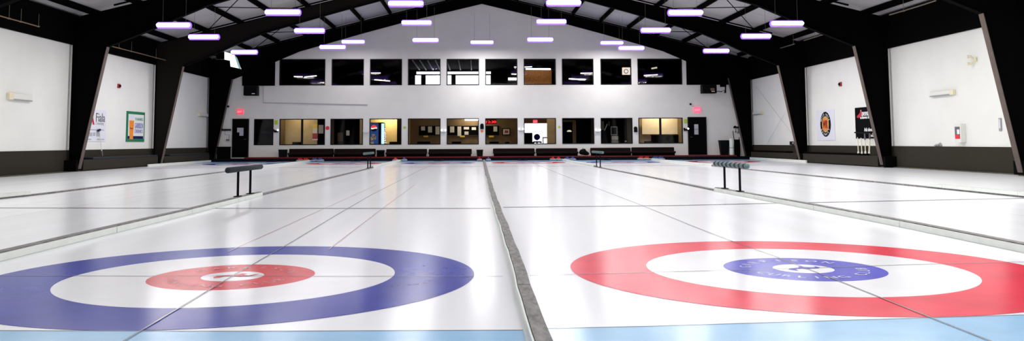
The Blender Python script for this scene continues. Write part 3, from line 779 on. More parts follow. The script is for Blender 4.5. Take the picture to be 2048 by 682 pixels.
# ================================================================== lobby behind the lower windows
LB = 50.2
struct(MB().box(XW0, XW1, D+.2, LB+2.6, -.12, .2).build('floor', 'brownwall'))
struct(MB().box(XW0, XW1, D+.2, LB+2.6, 3.0, 3.1).build('ceiling', 'dark'))
def section(u0, u1, m, Y=LB):
    a, b = onY(u0, 262, Y).x, onY(u1, 262, Y).x
    return struct(MB().box(a, b, Y, Y+.08, .2, 3.0).build('wall_lobby', m))
section(480, 557, 'dark', 47.6)
section(557, 634.5, 'tan', 48.6); section(634.5, 660, 'dark', 48.6); section(655, 719, 'dark', 49.0)
section(719.5, 727.5, 'tan', 48.4)
section(736, 820, 'tan', 49.6); section(794, 806, 'dark', 49.5)
section(806, 886, 'brownwall', LB); section(886, 1041, 'brownwall', LB); section(1094, 1118, 'tan', 48.8)
section(1041, 1094, 'screen', 50.6)
section(1120, 1194, 'dark', 49.6); section(1198, 1270, 'dark', 49.6)
section(1272, 1370, 'tan', 49.2)
for u in (557, 656, 730, 809, 1041, 1117, 1195, 1271, 1369):
    x = wx(u, 262); struct(MB().box(x-.03, x+.03, D+.19, LB, .2, 3.0).build('wall_lobby', 'tan' if u in (809, 1041, 1117) else 'brownwall'))
def warm(u, Y, z, e, sx=.8, sy=.5, col=(1, .84, .55)): lamp((onY(u, 262, Y).x, Y, z), sx, sy, e, col, name='lobby_light')
warm(600, 47.9, 2.95, 18); warm(778, 49.1, 2.9, 80, .7, .3, (1, .82, .45)); warm(724, 47.9, 2.9, 3, .2, .3); warm(850, 49.2, 2.95, 3.2); warm(944, 49.7, 2.9, 40, .7, .2, (1, .85, .55)); warm(1005, 49.2, 2.95, 2.6)
warm(1104, 48.0, 2.95, 5, .4, .4); warm(1320, 48.0, 2.95, 42, 1.6, .4); warm(1160, 48.6, 2.9, .5); warm(1232, 48.6, 2.9, .8)
# lit ceiling lamp in the lobby
x0, x1, z0, z1 = onwall(929.5, 236, 957, 241, 49.4)
t = thing('lobby_lamp', 'glowing white ceiling lamp seen through the window left of the centre pier', 'ceiling light', ((x0+x1)/2, 49.4, z1))
MB().box(x0, x1, 49.3, 49.6, z0, z1+.1, .03).build('lamp_diffuser', 'lamp', t); MB().box(x0-.02, x1+.02, 49.28, 49.62, z1+.1, z1+.14).build('lamp_tray', 'whiteplastic', t); MB().box(x0+.2, x0+.25, 49.4, 49.45, z1+.14, 3.0).box(x1-.25, x1-.2, 49.4, 49.45, z1+.14, 3.0).build('lamp_stem', 'whiteplastic', t)
# vending machine
xa, xb, z0, z1 = onwall(740, 245, 757, 289, 48.9); xc_ = onY(768.5, 262, 48.9).x
t = thing('vending_machine', 'tall blue lit drinks vending machine behind the fourth lower window', 'vending machine', ((xa+xc_)/2, 49.1, .2))
MB().box(xa, xc_-.02, 48.9, 49.55, .2, z1, .02).build('machine_body', 'plastic', t)
MB().box(xa+.02, xb, 48.885, 48.9, .3, z1-.04).build('front_panel', 'vendblue', t)
sx0 = onY(762.8, 262, 48.9).x
lsp = MB().box(sx0, xc_, 48.885, 48.9, .3, z1-.06).build('lit_side_panel', 'vendbright', t)
cz = onY(747.5, 256.5, 48.88).z; cxm = onY(748, 256.5, 48.88).x; R_ = .185
def segp(f0, f1, n=14):
    top = []; bot = []
    for i in range(n+1):
        x = -1+2*i/n; h = math.sqrt(max(0, 1-x*x)); wv = .10*math.sin(x*PI)
        top.append((cxm+R_*x, 48.876, cz+R_*max(-h, min(h, f1(x, h, wv))))); bot.append((cxm+R_*x, 48.876, cz+R_*max(-h, min(h, f0(x, h, wv)))))
    m = MB()
    for i in range(n):
        q = [bot[i], bot[i+1], top[i+1], top[i]]
        if abs(q[0][2]-q[3][2])+abs(q[1][2]-q[2][2]) > 1e-4: m.poly(q)
    return m
segp(lambda x, h, w: .18+w, lambda x, h, w: h).build('red_emblem_half', 'vendred', t)
segp(lambda x, h, w: -.22+w, lambda x, h, w: .18+w).build('white_emblem_wave', 'vendwhite', t)
segp(lambda x, h, w: -h, lambda x, h, w: -.22+w).build('blue_emblem_half', 'navy', t)
b = MB(); add_text(b, 'pepsi', .30, (xc_-.02-.02, 48.88, z1-.35), Vector((0, 0, -1)), Vector((1, 0, 0)), fit=.85); b.build('side_lettering', 'vendwhite', lsp)
for (u0, v0, u1, v1, k) in ((744, 268, 750, 275, 0), (741, 274, 747, 281, 0), (748, 272, 752, 279, 0), (741, 283, 747.5, 288, 0)):
    x0, x1, z0_, z1_ = onwall(u0, v0, u1, v1, 48.87); MB().box(x0, x1, 48.87, 48.88, z0_, z1_).build('price_card', 'paper', t)
# poster / banner in wide tan window
x0, x1, z0, z1 = onwall(625, 248, 634.5, 280, 48.5)
t = thing('promo_banner', 'narrow yellow, white and red banner behind the wide tan window', 'banner', ((x0+x1)/2, 48.5, z0))
h = z1-z0
MB().box(x0, x1, 48.58, 48.59, z0+h*.74, z1).build('yellow_band', 'yellow', t); MB().box(x0, x1, 48.58, 48.59, z0+h*.42, z0+h*.74).build('white_band', 'paper', t)
MB().box(x0-.02, x1+.02, 48.58, 48.59, z0+h*.06, z0+h*.42).build('red_band', 'redpl', t); MB().box(x0-.02, x1+.02, 48.58, 48.59, z0, z0+h*.06).build('white_foot', 'whiteprint', t)
def paper(u0, v0, u1, v1, Y, m, name, label, cat='notice', group=None):
    x0, x1, z0, z1 = onwall(u0, v0, u1, v1, Y); return tag(MB().box(x0, x1, Y-.012, Y, z0, z1).build(name, m), label, cat, group)
paper(637, 250, 647, 267, 48.55, 'graybox', 'wall_leaflet', 'dim grey leaflet right of the yellow and red banner')
paper(692.5, 261, 699, 271, 48.6, 'paper', 'pinned_paper', 'pale paper in the dark third lower window')
paper(675, 265, 686, 283, 48.8, 'wood', 'wall_leaflet', 'dim olive panel in the dark third lower window, left side')
# notice boards
YB = LB-.03
def board(u0, u1, v0, v1, label):
    x0, x1, z0, z1 = onwall(u0, v0, u1, v1, YB)
    t = thing('notice_board', label, 'notice board', ((x0+x1)/2, YB, z0)); MB().box(x0, x1, YB-.03, YB+.03, z0, z1).build('board_panel', 'board', t)
    MB().box(x0-.02, x1+.02, YB-.04, YB+.03, z0-.03, z0).box(x0-.02, x1+.02, YB-.04, YB+.03, z1, z1+.03).build('board_frame', 'wood', t)
board(838, 886, 252, 270.5, 'black notice board seen through the fifth lower window'); board(888, 958, 252, 270.5, 'long black notice board seen through the sixth lower window'); board(968, 998, 252, 270.5, 'black notice board seen through the seventh lower window')
pl = [(842, 253, 850, 261, 'small square'), (856, 253, 864, 265, 'tall'), (871, 253, 879, 269, 'long two-part'), (900, 253, 908.5, 265, 'tall'), (915, 253, 922.5, 272, 'very long'), (927.5, 254, 938, 259, 'wide upper'), (929, 263, 937, 269.5, 'small lower'), (943.5, 254.5, 952, 260, 'small wide'), (987, 253, 994.5, 263, 'tall')]
wl = ['fifth']*3+['sixth']*5+['seventh']; ps = ['left', 'middle', 'right', 'left', 'second from left', 'third from left, top', 'third from left, bottom', 'right', 'right side']
for (u0, v0, u1, v1, d), w, q in zip(pl, wl, ps): paper(u0, v0, u1, v1, YB-.035, 'paper', 'pinned_paper', '%s white paper on the board in the %s lower window, %s' % (d, w, q), group='papers on the notice boards')
for u, w in ((847, 'fifth'), (920, 'sixth'), (978, 'seventh')): paper(u, 271.3, u+9.5, 274.5, YB-.03, 'yellow', 'yellow_label', 'yellow label strip under the board in the %s lower window' % w)
x0, x1, z0, z1 = onwall(1004.5, 256.5, 1020.5, 270.5, YB)
t = thing('framed_picture', 'small framed picture with a cream mat behind the seventh lower window', 'picture', ((x0+x1)/2, YB, z0))
MB().box(x0, x1, YB-.03, YB, z0, z1).build('picture_frame', 'board', t); mb_ = MB().box(x0+.05, x1-.05, YB-.035, YB-.03, z0+.05, z1-.05).build('mat_board', 'paper', t); MB().box(x0+.15, x1-.13, YB-.038, YB-.035, z0+.14, z1-.13).build('picture_print', 'redpl', mb_)
# led sign
M['led'] = mat('red led', (.5, 0, 0), .5, emit=(1, .02, .03), estr=1.6)
x0, x1, z0, z1 = onwall(972.5, 239.5, 992, 247, 49.5)
t = thing('led_sign', 'red glowing LED sign in the top left of the seventh lower window', 'sign', ((x0+x1)/2, 49.5, z0))
MB().box(x0-.03, x1+.03, 49.5, 49.56, z0-.03, z1+.03).build('sign_case', 'plastic', t)
b = MB(); add_text(b, '12:30', z1-z0, ((x0+x1)/2, 49.49, z0+.02), RX, UZ, center=True, fit=(x1-x0), bold=.012); b.build('led_digits', 'led', t)
x0, x1, z0, z1 = onwall(1066, 239.5, 1075, 245.8, 49.8)
t = thing('exit_sign', 'small coral-red exit sign above the bright doorway inside the lobby', 'sign', ((x0+x1)/2, 49.8, z0))
MB().box(x0, x1, 49.8, 49.86, z0, z1).build('sign_box', 'exit', t); b = MB(); add_text(b, 'EXIT', .13, ((x0+x1)/2, 49.79, z0+.03), RX, UZ, center=True, fit=(x1-x0)*.8); b.build('sign_lettering', 'exitletter', t)
# doorway header and objects silhouetted
x0, x1, z0, z1 = onwall(1041, 236, 1095, 247, 50.5); struct(MB().box(x0, x1, 50.4, 50.55, z0, 3.0).build('wall_lobby', 'brownwall'))
x0, x1, z0, z1 = onwall(1048, 265.5, 1065, 289, 49.6)
t = thing('display_monitor', 'large black monitor back silhouetted in the bright doorway window', 'monitor', ((x0+x1)/2, 49.6, .2))
MB().box(x0-.2, x1, 49.6, 49.7, z0+.1, z1, .02).build('monitor_case', 'board', t); MB().box(x0-.2, x1+.1, 49.5, 49.9, .2, z0+.1).build('monitor_cabinet', 'board', t)
def chair(u, vt, Y, label, w=.5, style=0):
    c = onY(u, vt, Y); t = thing('lobby_chair', label, 'chair', (c.x, Y, .2), 'chairs in the lobby'); x = c.x; zt = c.z
    MB().box(x-w/2, x+w/2, Y-.25, Y+.2, .58, .66, .03).build('seat', 'board', t)
    MB().box(x-w/2, x+w/2, Y-.27, Y-.2, .72, zt, .03).build('backrest', 'board', t)
    for sx in (-1, 1):
        for sy in (-.2, .17): MB().tube([(x+sx*(w/2-.04), Y+sy, .2), (x+sx*(w/2-.04), Y+sy, .60)], .015, 6).build('leg', 'board', t)
        MB().tube([(x+sx*(w/2-.05), Y-.22, .6), (x+sx*(w/2-.05), Y-.235, .76)], .013, 6).build('back_post', 'board', t)
for u, v, w, l in ((596, 284, .55, 'black chair back at the foot of the wide tan window, left of its mullion'), (790, 283.5, .6, 'black chair back low in the vending machine window'), (848, 283.2, .75, 'wide black chair back low in the fifth lower window'),
                   (913, 283.2, .55, 'black chair back low in the sixth lower window'), (988, 283.2, .55, 'black chair back low in the seventh lower window, left side'), (1014, 284, .25, 'narrow black chair back low in the seventh lower window, right side'),
                   (1295, 282, .5, 'black chair back in the lower left of the wide right window')):
    chair(u, v, 48.3, l, w)
# round-backed chair in bright doorway
c = onY(1074, 274, 49.4); t = thing('swivel_chair', 'round-backed dark swivel chair silhouetted in the bright doorway', 'chair', (c.x, 49.4, .2))
MB().lathe([(.10, -.03), (.18, -.02), (.19, .0), (.18, .02), (.10, .03)], (c.x, 49.4, c.z), 20, 'y').build('round_backrest', 'navy', t, smooth=True)
MB().box(c.x-.22, c.x+.25, 49.2, 49.6, c.z-.30, c.z-.25, .02).build('seat', 'navy', t); MB().tube([(c.x, 49.4, .2), (c.x, 49.4, c.z-.28)], .04).build('pedestal', 'navy', t)
MB().tube([(c.x, 49.4, c.z-.28), (c.x, 49.41, c.z-.1)], .02).build('back_post', 'navy', t)
x0, x1, z0, z1 = onwall(1085, 274, 1096, 289, 49.7)
t = thing('side_table', 'blue-grey side table at the right of the bright doorway', 'table', ((x0+x1)/2, 49.7, .2))
MB().box(x0, x1, 49.6, 49.9, z1-.08, z1).build('table_top', 'lavender', t)
for s in (x0+.03, x1-.03):
    MB().box(s-.03, s+.03, 49.62, 49.68, .2, z1-.08).build('leg', 'lavender', t)
x0, x1, z0, z1 = onwall(1062, 283.5, 1083, 289, 49.1)
t = thing('low_table', 'low dark table in front of the bright doorway', 'table', ((x0+x1)/2, 49.1, .2))
MB().box(x0, x1, 48.8, 49.1, z1-.06, z1).build('table_top', 'board', t)
for s in (x0+.05, x1-.05): MB().box(s-.02, s+.02, 48.85, 49.05, .2, z1-.06).build('leg', 'board', t)
# dark windows right of centre
M['softlit'] = mat('soft lit shade', (.7, .65, .5), .5, emit=(.75, .68, .5), estr=.7)
p = onY(1138.5, 262, 49.0); t = thing('table_lamp', 'small glowing arched lamp deep inside the dark ninth lower window', 'lamp', (p.x, 49.0, .2))
MB().lathe([(.14, -.05), (.12, .02), (.05, .06)], (p.x, 49.0, p.z), 14).build('lamp_shade', 'softlit', t); MB().tube([(p.x, 49, .2), (p.x, 49, p.z-.04)], .02).build('lamp_stem', 'board', t)
paper(1126, 240, 1150, 244, 49.4, 'brownwall', 'wood_lintel', 'dim brown beam in the dark ninth lower window', 'beam')
x0, x1, z0, z1 = onwall(1145.5, 241, 1152, 282, 49.3); tag(MB().box(x0, x1, 49.3, 49.4, .2, z1).build('wood_post', 'brownwall'), 'dim brown post in the dark ninth lower window', 'post')
x0, x1, z0, z1 = onwall(1221.5, 253, 1234.5, 270.5, 49.2)
t = thing('framed_picture', 'grey-edged dark framed picture behind the tenth lower window', 'picture', ((x0+x1)/2, 49.2, z0))
w_ = .05; MB().box(x0, x1, 49.17, 49.2, z0, z0+w_).box(x0, x1, 49.17, 49.2, z1-w_, z1).box(x0, x0+w_, 49.17, 49.2, z0+w_, z1-w_).box(x1-w_, x1, 49.17, 49.2, z0+w_, z1-w_).build('picture_frame', 'graybox', t)
MB().box(x0+w_, x1-w_, 49.18, 49.2, z0+w_, z1-w_).build('picture_print', 'board', t)
x0, x1, z0, z1 = onwall(1223, 272, 1236.5, 287, 49.0)
t = thing('water_cooler', 'pale grey cooler below the framed picture behind the tenth lower window', 'cooler', ((x0+x1)/2, 49.1, .2))
MB().box(x0, x1, 49.0, 49.3, .2, z0+(z1-z0)*.42, .02).build('cooler_base', 'graybox', t); MB().box(x0+.01, x1-.01, 48.98, 49.3, z0+(z1-z0)*.46, z1, .03).build('cooler_head', 'paper', t)
for u0, v0, u1, v1, m, l in ((1203, 242, 1208, 260, 'brownwall', 'dim brown panel at the left of the tenth lower window'), (1216, 243, 1220, 252, 'wood', 'dim leaning panel in the tenth lower window')): paper(u0, v0, u1, v1, 49.2, m, 'wall_panel', l, 'panel')
tag(MB().tube([tuple(onY(1209, 261, 49.1)), tuple(onY(1214.5, 248, 49.1))], .025, 6).build('leaning_cue', 'paper'), 'pale stick leaning in the tenth lower window', 'stick')
tag(MB().lathe([(.05, 0), (.06, .05), (.03, .08)], tuple(onY(1251.5, 284, 49.0)), 12).build('small_bowl', 'paper'), 'small pale bowl low in the tenth lower window, right side', 'bowl')
# wide right window: blinds and dark counter
for u0, u1, l in ((1284.5, 1319, 'pale tan roller blind in the left half of the wide right window'), (1322, 1363, 'pale tan roller blind in the right half of the wide right window')):
    x0, x1, z0, z1 = onwall(u0, 239.5, u1, 268.5, 48.6)
    t = thing('roller_blind', l, 'blind', ((x0+x1)/2, 48.6, z0)); MB().box(x0, x1, 48.59, 48.6, z0, z1+.1).build('blind_cloth', 'tanlight', t); MB().tube([(x0, 48.6, z1+.13), (x1, 48.6, z1+.13)], .03).build('roller', 'wood', t); MB().box(x0, x1, 48.58, 48.61, z0-.03, z0).build('bottom_bar', 'wood', t)
x0, x1, z0, z1 = onwall(1303, 269.5, 1356, 288, 48.4)
t = thing('reception_counter', 'dark counter behind the lower part of the wide right window', 'counter', ((x0+x1)/2, 48.4, .2))
MB().box(x0, x1, 48.4, 48.5, .2, z1-.05).build('counter_front', 'board', t); MB().box(x0-.03, x1+.03, 48.35, 48.58, z1-.05, z1).build('counter_top', 'plastic', t)

# ================================================================== upper lounge
struct(MB().box(XW0, XW1, D+.2, 56.5, 3.75, 3.85).build('floor', 'dark'))
struct(MB().box(XW0, XW1, D+.2, 56.5, 5.93, 6.0).build('ceiling', 'dark'))
struct(MB().box(XW0, XW1, 56.5, 56.6, 3.75, 6.7).build('wall_lounge', 'dark'))
for x in (XW0, XW1): struct(MB().box(x-.1, x, D+.2, 56.5, -.1, 6.7).build('wall_lounge', 'dark'))
YL = 56.3
wn = ['slanting narrow piece behind the curtain', 'wide left pane', 'wide right pane']
for (u0, u1), l in zip(((830.5, 842), (851.5, 902.5), (911.5, 981)), wn):
    x0, x1, z0, z1 = onwall(u0, 150.8, u1, 169.5, YL)
    wi += 1; o = struct(MB().box(x0, x1, YL, YL+.02, z0-.3, z1, .0).build('window_%d' % wi, 'sky'))
x0, x1, z0, z1 = onwall(833, 143.2, 981.5, 148.2, YL); wi += 1; struct(MB().box(x0, x1, YL, YL+.02, z0, z1).build('window_%d' % wi, 'sky'))
x0, x1, z0, z1 = onwall(828, 118, 854, 173, YL-.3)
tag(MB().prism([(x0+.0, YL-.4, 3.85), (onY(841, 169, YL).x, YL-.4, 3.85), (onY(846, 148, YL).x, YL-.4, 5.3), (onY(852, 148, YL).x, YL-.4, 5.35), (onY(852, 175, YL).x, YL-.4, 3.85), (onY(853, 175, YL).x, YL-.3, 3.85)][1:5], (0, .05, 0)).build('curtain', 'dark'), 'dark gathered curtain against the bright upper lounge windows', 'curtain')
M['beamgray'] = mat('grey ceiling slat', (.30, .30, .31), .6)
for k, u in enumerate((839, 852, 866, 880, 900, 921, 943, 962)):
    a = onY(u, 140, YL-.5).x; tag(MB().box(a-.03, a+.03, 49.5, 56.0, 5.86, 5.925).build('ceiling_slat', 'beamgray'), 'thin grey lounge ceiling slat above the bright upper windows, number %s from left' % ['one', 'two', 'three', 'four', 'five', 'six', 'seven', 'eight'][k], 'ceiling slat', 'lounge ceiling slats')
def tubeL(u0, v0, u1, v1, label, m='warmlamp', Y=51, r=.03):
    a, b = onY(u0, v0, Y), onY(u1, v1, Y+.001)
    t = thing('lounge_lamp', label, 'ceiling light', tuple((a+b)/2))
    MB().tube([tuple(a), tuple(b)], r, 8).build('lit_tube', m, t); MB().tube([tuple(a+Vector((0, 0, r))), tuple(b+Vector((0, 0, r)))], r*.6, 6).build('lamp_tray', 'board', t); q = (a+b)/2; MB().tube([(q.x, q.y, q.z+r), (q.x, q.y, 5.93)], .008, 5).build('lamp_stem', 'board', t)
tubeL(588, 153, 605, 153.5, 'left thin lit lamp inside the first upper window', 'warmlamp'); tubeL(609, 154, 633, 151.5, 'right thin lit lamp inside the first upper window', 'warmlamp'); tubeL(640, 165, 650, 165, 'short dim lamp at the lower right of the first upper window', 'dimlamp')
tubeL(742, 146, 761, 146, 'upper short lit lamp inside the third upper window'); tubeL(749, 159.5, 780, 162, 'lower slanted lit lamp inside the third upper window', 'warmlamp')
tubeL(1016.5, 157.5, 1034, 157.5, 'thick bright lamp in the lower right of the sixth upper window', 'lamp', 51, .075); tubeL(1023, 148, 1034, 148.5, 'short warm lamp in the middle right of the sixth upper window', 'warmlamp', 51.6); tubeL(1028, 134, 1034, 134, 'tiny lamp in the upper right of the sixth upper window', 'warmlamp', 52)
tubeL(1048, 134, 1064, 133.5, 'short lamp at the upper left of the amber lit window'); tubeL(1052, 137.8, 1101, 138.2, 'long bright lamp above the amber panelling', 'lamp', 50, .05)
tubeL(1161, 146.5, 1185, 146, 'upper lit lamp inside the eighth upper window'); tubeL(1138, 157.5, 1170, 159.5, 'lower slanted lit lamp inside the eighth upper window', 'lamp', 51, .035)
tubeL(1288, 151, 1315, 149.5, 'slim lit lamp inside the last upper window'); tubeL(1303, 137, 1314, 135, 'short dim amber lamp inside the last upper window', 'dimlamp', 51, .05)
x0, x1, z0, z1 = onwall(1049, 139, 1103, 170, 50.5)
tag(MB().box(x0, x1, 50.5, 50.55, z0-.3, z1).build('wood_panelling', 'amber'), 'amber lit wood panelling inside the seventh upper window', 'panelling')
x0, x1, z0, z1 = onwall(1244.5, 135, 1260.5, 149.5, 50.5)
t = thing('lit_clock', 'square cream lit clock at the right of the ninth upper window', 'clock', ((x0+x1)/2, 50.5, z0))
M['clocklit'] = mat('cream lit face', (.8, .7, .6), .5, emit=(.95, .80, .68), estr=.95)
MB().box(x0, x1, 50.45, 50.55, z0, z1, .02).build('clock_case', 'clocklit', t); MB().lathe([(.14, -.01), (.14, 0)], ((x0+x1)/2-.02, 50.44, (z0+z1)/2-.02), 20, 'y').build('clock_rim', 'grayprint', t); MB().lathe([(.10, -.015), (.10, 0)], ((x0+x1)/2-.02, 50.43, (z0+z1)/2-.02), 20, 'y').build('clock_face', 'vendwhite', t)

# ================================================================== side wall things
def sidebox(X, u0, v0, u1, v1):
    a, b = onX(u0, (v0+v1)/2, X), onX(u1, (v0+v1)/2, X); c = (a.y+b.y)/2
    um = (u0+u1)/2; zt, zb = onX(um, v0, X).z, onX(um, v1, X).z
    return min(a.y, b.y), max(a.y, b.y), zb, zt
def walltube(X, s, u0, v0, u1, v1, capu, label):
    """surface strip light on a side wall; s = inward direction"""
    y0, y1, z0, z1 = sidebox(X, u0, v0, u1, v1); t = thing('wall_light', label, 'wall light', (X, (y0+y1)/2, z0))
    m = MB(); xi = X+s*.10
    lo, hi = sorted((X+s*.002, xi))
    cl = .18*(y1-y0) if s > 0 else .15*(y1-y0)
    MB().box(lo, hi, y0, y0+cl, z0, z1, .01).build('end_cap', 'cream', t)
    MB().box(lo, hi, y0+cl, y1, z0+.03, z1-.01, .02).build('light_diffuser', 'whiteplastic', t)
    MB().box(lo, hi, y0+cl, y1, z0, z0+.03).build('light_tray', 'graybox', t)
walltube(XW0, 1, 13, 187.5, 60, 201, 0, 'white wall strip light with a cream end on the near left wall panel')
walltube(XW0, 1, 395, 226.5, 415, 233.5, 0, 'small white wall strip light on the far left wall panel')
walltube(XW1, -1, 1864, 181.5, 1912, 191.5, 0, 'white wall strip light with a cream end on the near right wall panel')
walltube(XW1, -1, 1508, 223, 1528, 229, 0, 'small cream wall strip light on the far right wall panel')
# fire alarm bells
for X, s, u, v, l in ((XW0, 1, 236.5, 172, 'small red fire sounder high on the left wall above the green sign'), (XW1, -1, 1682, 168.5, 'small dark red fire sounder high on the right wall between the two signs')):
    p = onX(u, v, X); t = thing('fire_sounder', l, 'alarm', tuple(p))
    lo, hi = sorted((X+s*.002, X+s*.06)); MB().box(lo, hi, p.y-.10, p.y+.10, p.z-.09, p.z+.09, .01).build('sounder_body', 'redpl', t)
    MB().lathe([(.06, 0), (.045, s*.05)], (X+s*.06, p.y, p.z), 12, 'x').build('sounder_horn', 'plastic', t)
# green beer sign
def panel(X, s, y0, y1, z0, z1, d0, d1):
    lo, hi = sorted((X+s*d0, X+s*d1)); return lo, hi
LR, RR = Vector((0, 1, 0)), Vector((0, -1, 0))
X = XW0; y0, y1, z0, z1 = sidebox(X, 252, 223.5, 288, 283.5); w = y1-y0; h = z1-z0
t = thing('beer_sign', 'green-bordered sign with an orange beer glass on the left wall', 'sign', (X, (y0+y1)/2, z0))
MB().box(X+.002, X+.03, y0, y1, z0, z1).build('green_border', 'green', t)
wf = MB().box(X+.03, X+.034, y0+w*.08, y1-w*.06, z0+h*.10, z1-h*.09).build('white_face', 'signwhite', t)
MB().box(X+.034, X+.037, y0+w*.06, y1-w*.08, z0+h*.10, z0+h*.19).build('navy_band', 'navy', t)
MB().prism([(X+.0375, y0+w*.16, z0+h*.08), (X+.0375, y0+w*.34, z0+h*.08), (X+.0375, y0+w*.38, z0+h*.70), (X+.0375, y0+w*.12, z0+h*.70)], (.003, 0, 0)).build('beer_glass', 'beer', t)
MB().prism([(X+.0375, y0+w*.12, z0+h*.70), (X+.0375, y0+w*.38, z0+h*.70), (X+.0375, y0+w*.36, z0+h*.86), (X+.0375, y0+w*.14, z0+h*.86)], (.002, 0, 0)).build('beer_foam', 'signlilac', t)
for s_, zz, sz, m_ in (('THANKS', .71, .13, 'teal'), ('GARRISON', .45, .26, 'lavender'), ('DRINKS', .29, .18, 'lavender')):
    b = MB(); add_text(b, s_, h*sz, (X+.038, y0+w*.43, z0+h*zz), LR, UZ, fit=w*.46, bold=.012); b.build('sign_lettering', m_, wf)
b = MB(); add_text(b, 'beer', h*.07, (X+.042, y0+w*.17, z0+h*.42), LR, UZ, fit=w*.16, bold=.006); b.build('glass_lettering', 'navy', t)
# pale sponsor sign
y0, y1, z0, z1 = sidebox(X, 172, 219, 211, 283); y0 -= .9; w = y1-y0; h = z1-z0
t = thing('sponsor_sign', 'pale lilac sponsor sign half hidden behind the left wall column', 'sign', (X, (y0+y1)/2, z0))
MB().box(X+.002, X+.02, y0, y1, z0, z1).build('sign_panel', 'signlilac', t)
yr = y1-.12
def ly(u): return onX(u, 250, X).y
b = MB(); add_text(b, 'Fiala', .50, (X+.022, ly(190.5), onX(200, 243.5, X).z), LR, UZ, fit=ly(208.5)-ly(190.5), bold=.012); b.build('sign_lettering', 'grayprint', t)
b = MB(); add_text(b, 'A', .85, (X+.022, ly(173), onX(184, 249.5, X).z), LR, UZ, fit=ly(187.3)-ly(173), bold=.03); b.build('red_initial', 'crimson', t)
b = MB(); add_text(b, 'Consulting', .16, (X+.022, ly(190), onX(200, 249.5, X).z), LR, UZ, fit=ly(206.5)-ly(190)); b.build('sign_lettering', 'grayprint', t)
MB().box(X+.02, X+.024, ly(176), ly(207), onX(190, 260.8, X).z, onX(190, 258.8, X).z).build('ruled_line', 'palegray', t)
for u0, u1, v0, v1 in ((178, 184, 265, 272.5), (185.5, 190, 265, 272), (192, 200, 262, 273), (176, 182, 277.5, 280), (194, 208, 277.5, 280)):
    MB().box(X+.02, X+.024, ly(u0), ly(u1), onX((u0+u1)/2, v1, X).z, onX((u0+u1)/2, v0, X).z).build('small_print', 'palegray', t)
# broom leaning left
t = thing('curling_broom', 'thin pale broom leaning on the wall under the pale sponsor sign', 'broom', tuple(onX(204.5, 311, X+.2)))
MB().tube([tuple(onX(199, 260, X+.06)), tuple(onX(203.5, 302, X+.2))], .018, 6).build('broom_handle', 'whiteplastic', t); MB().tube([tuple(onX(203.5, 302, X+.2)), tuple(onX(204.8, 312, X+.22))], .03, 6).build('broom_head', 'grayprint', t)
a = onX(196, 261, X+.08); MB().tube([tuple(a), tuple(onX(200.5, 259.5, X+.08))], .04, 6).build('broom_grip', 'navy', t)
# low boxed bench along left wall
def wall_bench(X, s, ya, yb, label):
    lo, hi = sorted((X+s*.035, X+s*.42)); t = thing('wall_bench', label, 'bench', ((lo+hi)/2, (ya+yb)/2, .035))
    MB().box(lo, hi, ya, yb, .035, .42).build('bench_box', 'wains', t)
    MB().box(lo, hi, ya+.9 if s > 0 else ya+1.6, yb-.05, .421, .50, .02).build('seat_pad', 'navypad' if s > 0 else 'black', t)
wall_bench(XW0, 1, 31.4, 38.8, 'low brown boxed bench with a black pad below the green beer sign')
wall_bench(XW1, -1, 31.4, 38.8, 'low brown boxed bench below the round brewery sign, right wall')
wall_bench(XW0, 1, 39.4, 46.2, 'low dark boxed bench in the far left bay')
wall_bench(XW1, -1, 39.4, 46.2, 'low dark boxed bench in the far right bay')
# right wall: round sign
X = XW1; y0, y1, z0, z1 = sidebox(X, 1634, 220, 1670, 281); w = y1-y0
t = thing('brewery_sign', 'white square sign with a round black and orange badge on the right wall', 'sign', (X, (y0+y1)/2, z0))
MB().box(X-.02, X-.002, y0, y1, z0, z1).build('sign_panel', 'signlilac', t)
pc = onX(1652, 248.5, X); R1 = (onX(1652, 223.5, X).z-onX(1652, 273.5, X).z)/2; yc = pc.y; zc = pc.z
def xdisc(r, d, m, n=40): MB().lathe([(r, 0), (r, -.004)], (X-d, yc, zc), n, 'x').build({0: 'black_disc'}.get(0) if m == 'signblack' else ('orange_disc' if m == 'signorange' else 'cream_ring'), m, t)
xdisc(R1, .021, 'signblack'); xdisc(R1*.64, .027, 'paper'); xdisc(R1*.60, .033, 'signorange')
def arcw(mb, s_, r, mid, span, size, top):
    n = len(s_)
    for i, ch in enumerate(s_):
        if ch == ' ': continue
        a = mid+(span/2-span*i/(n-1) if top else -span/2+span*i/(n-1))
        e1, e2 = RR, UZ
        rad = e1*math.cos(a)+e2*math.sin(a); tan = e1*math.sin(a)-e2*math.cos(a); p = Vector((X-.036, yc, zc))+rad*r
        if top: add_text(mb, ch, size, p-rad*size*.36, tan, rad, center=True, bold=.004)
        else: add_text(mb, ch, size, p+rad*size*.36, -tan, -rad, center=True, bold=.004)
b = MB(); arcw(b, 'WILD ROSE', R1*.81, math.radians(90), math.radians(130), R1*.25, True); arcw(b, 'BREWERY', R1*.81, math.radians(270), math.radians(115), R1*.25, False); b.build('sign_lettering', 'whiteprint', t)
b = MB(); add_text(b, 'WR', R1*.95, (X-.040, yc, zc-R1*.33), RR, UZ, center=True, fit=R1*.85, bold=.02); b.build('monogram', 'rust', t)
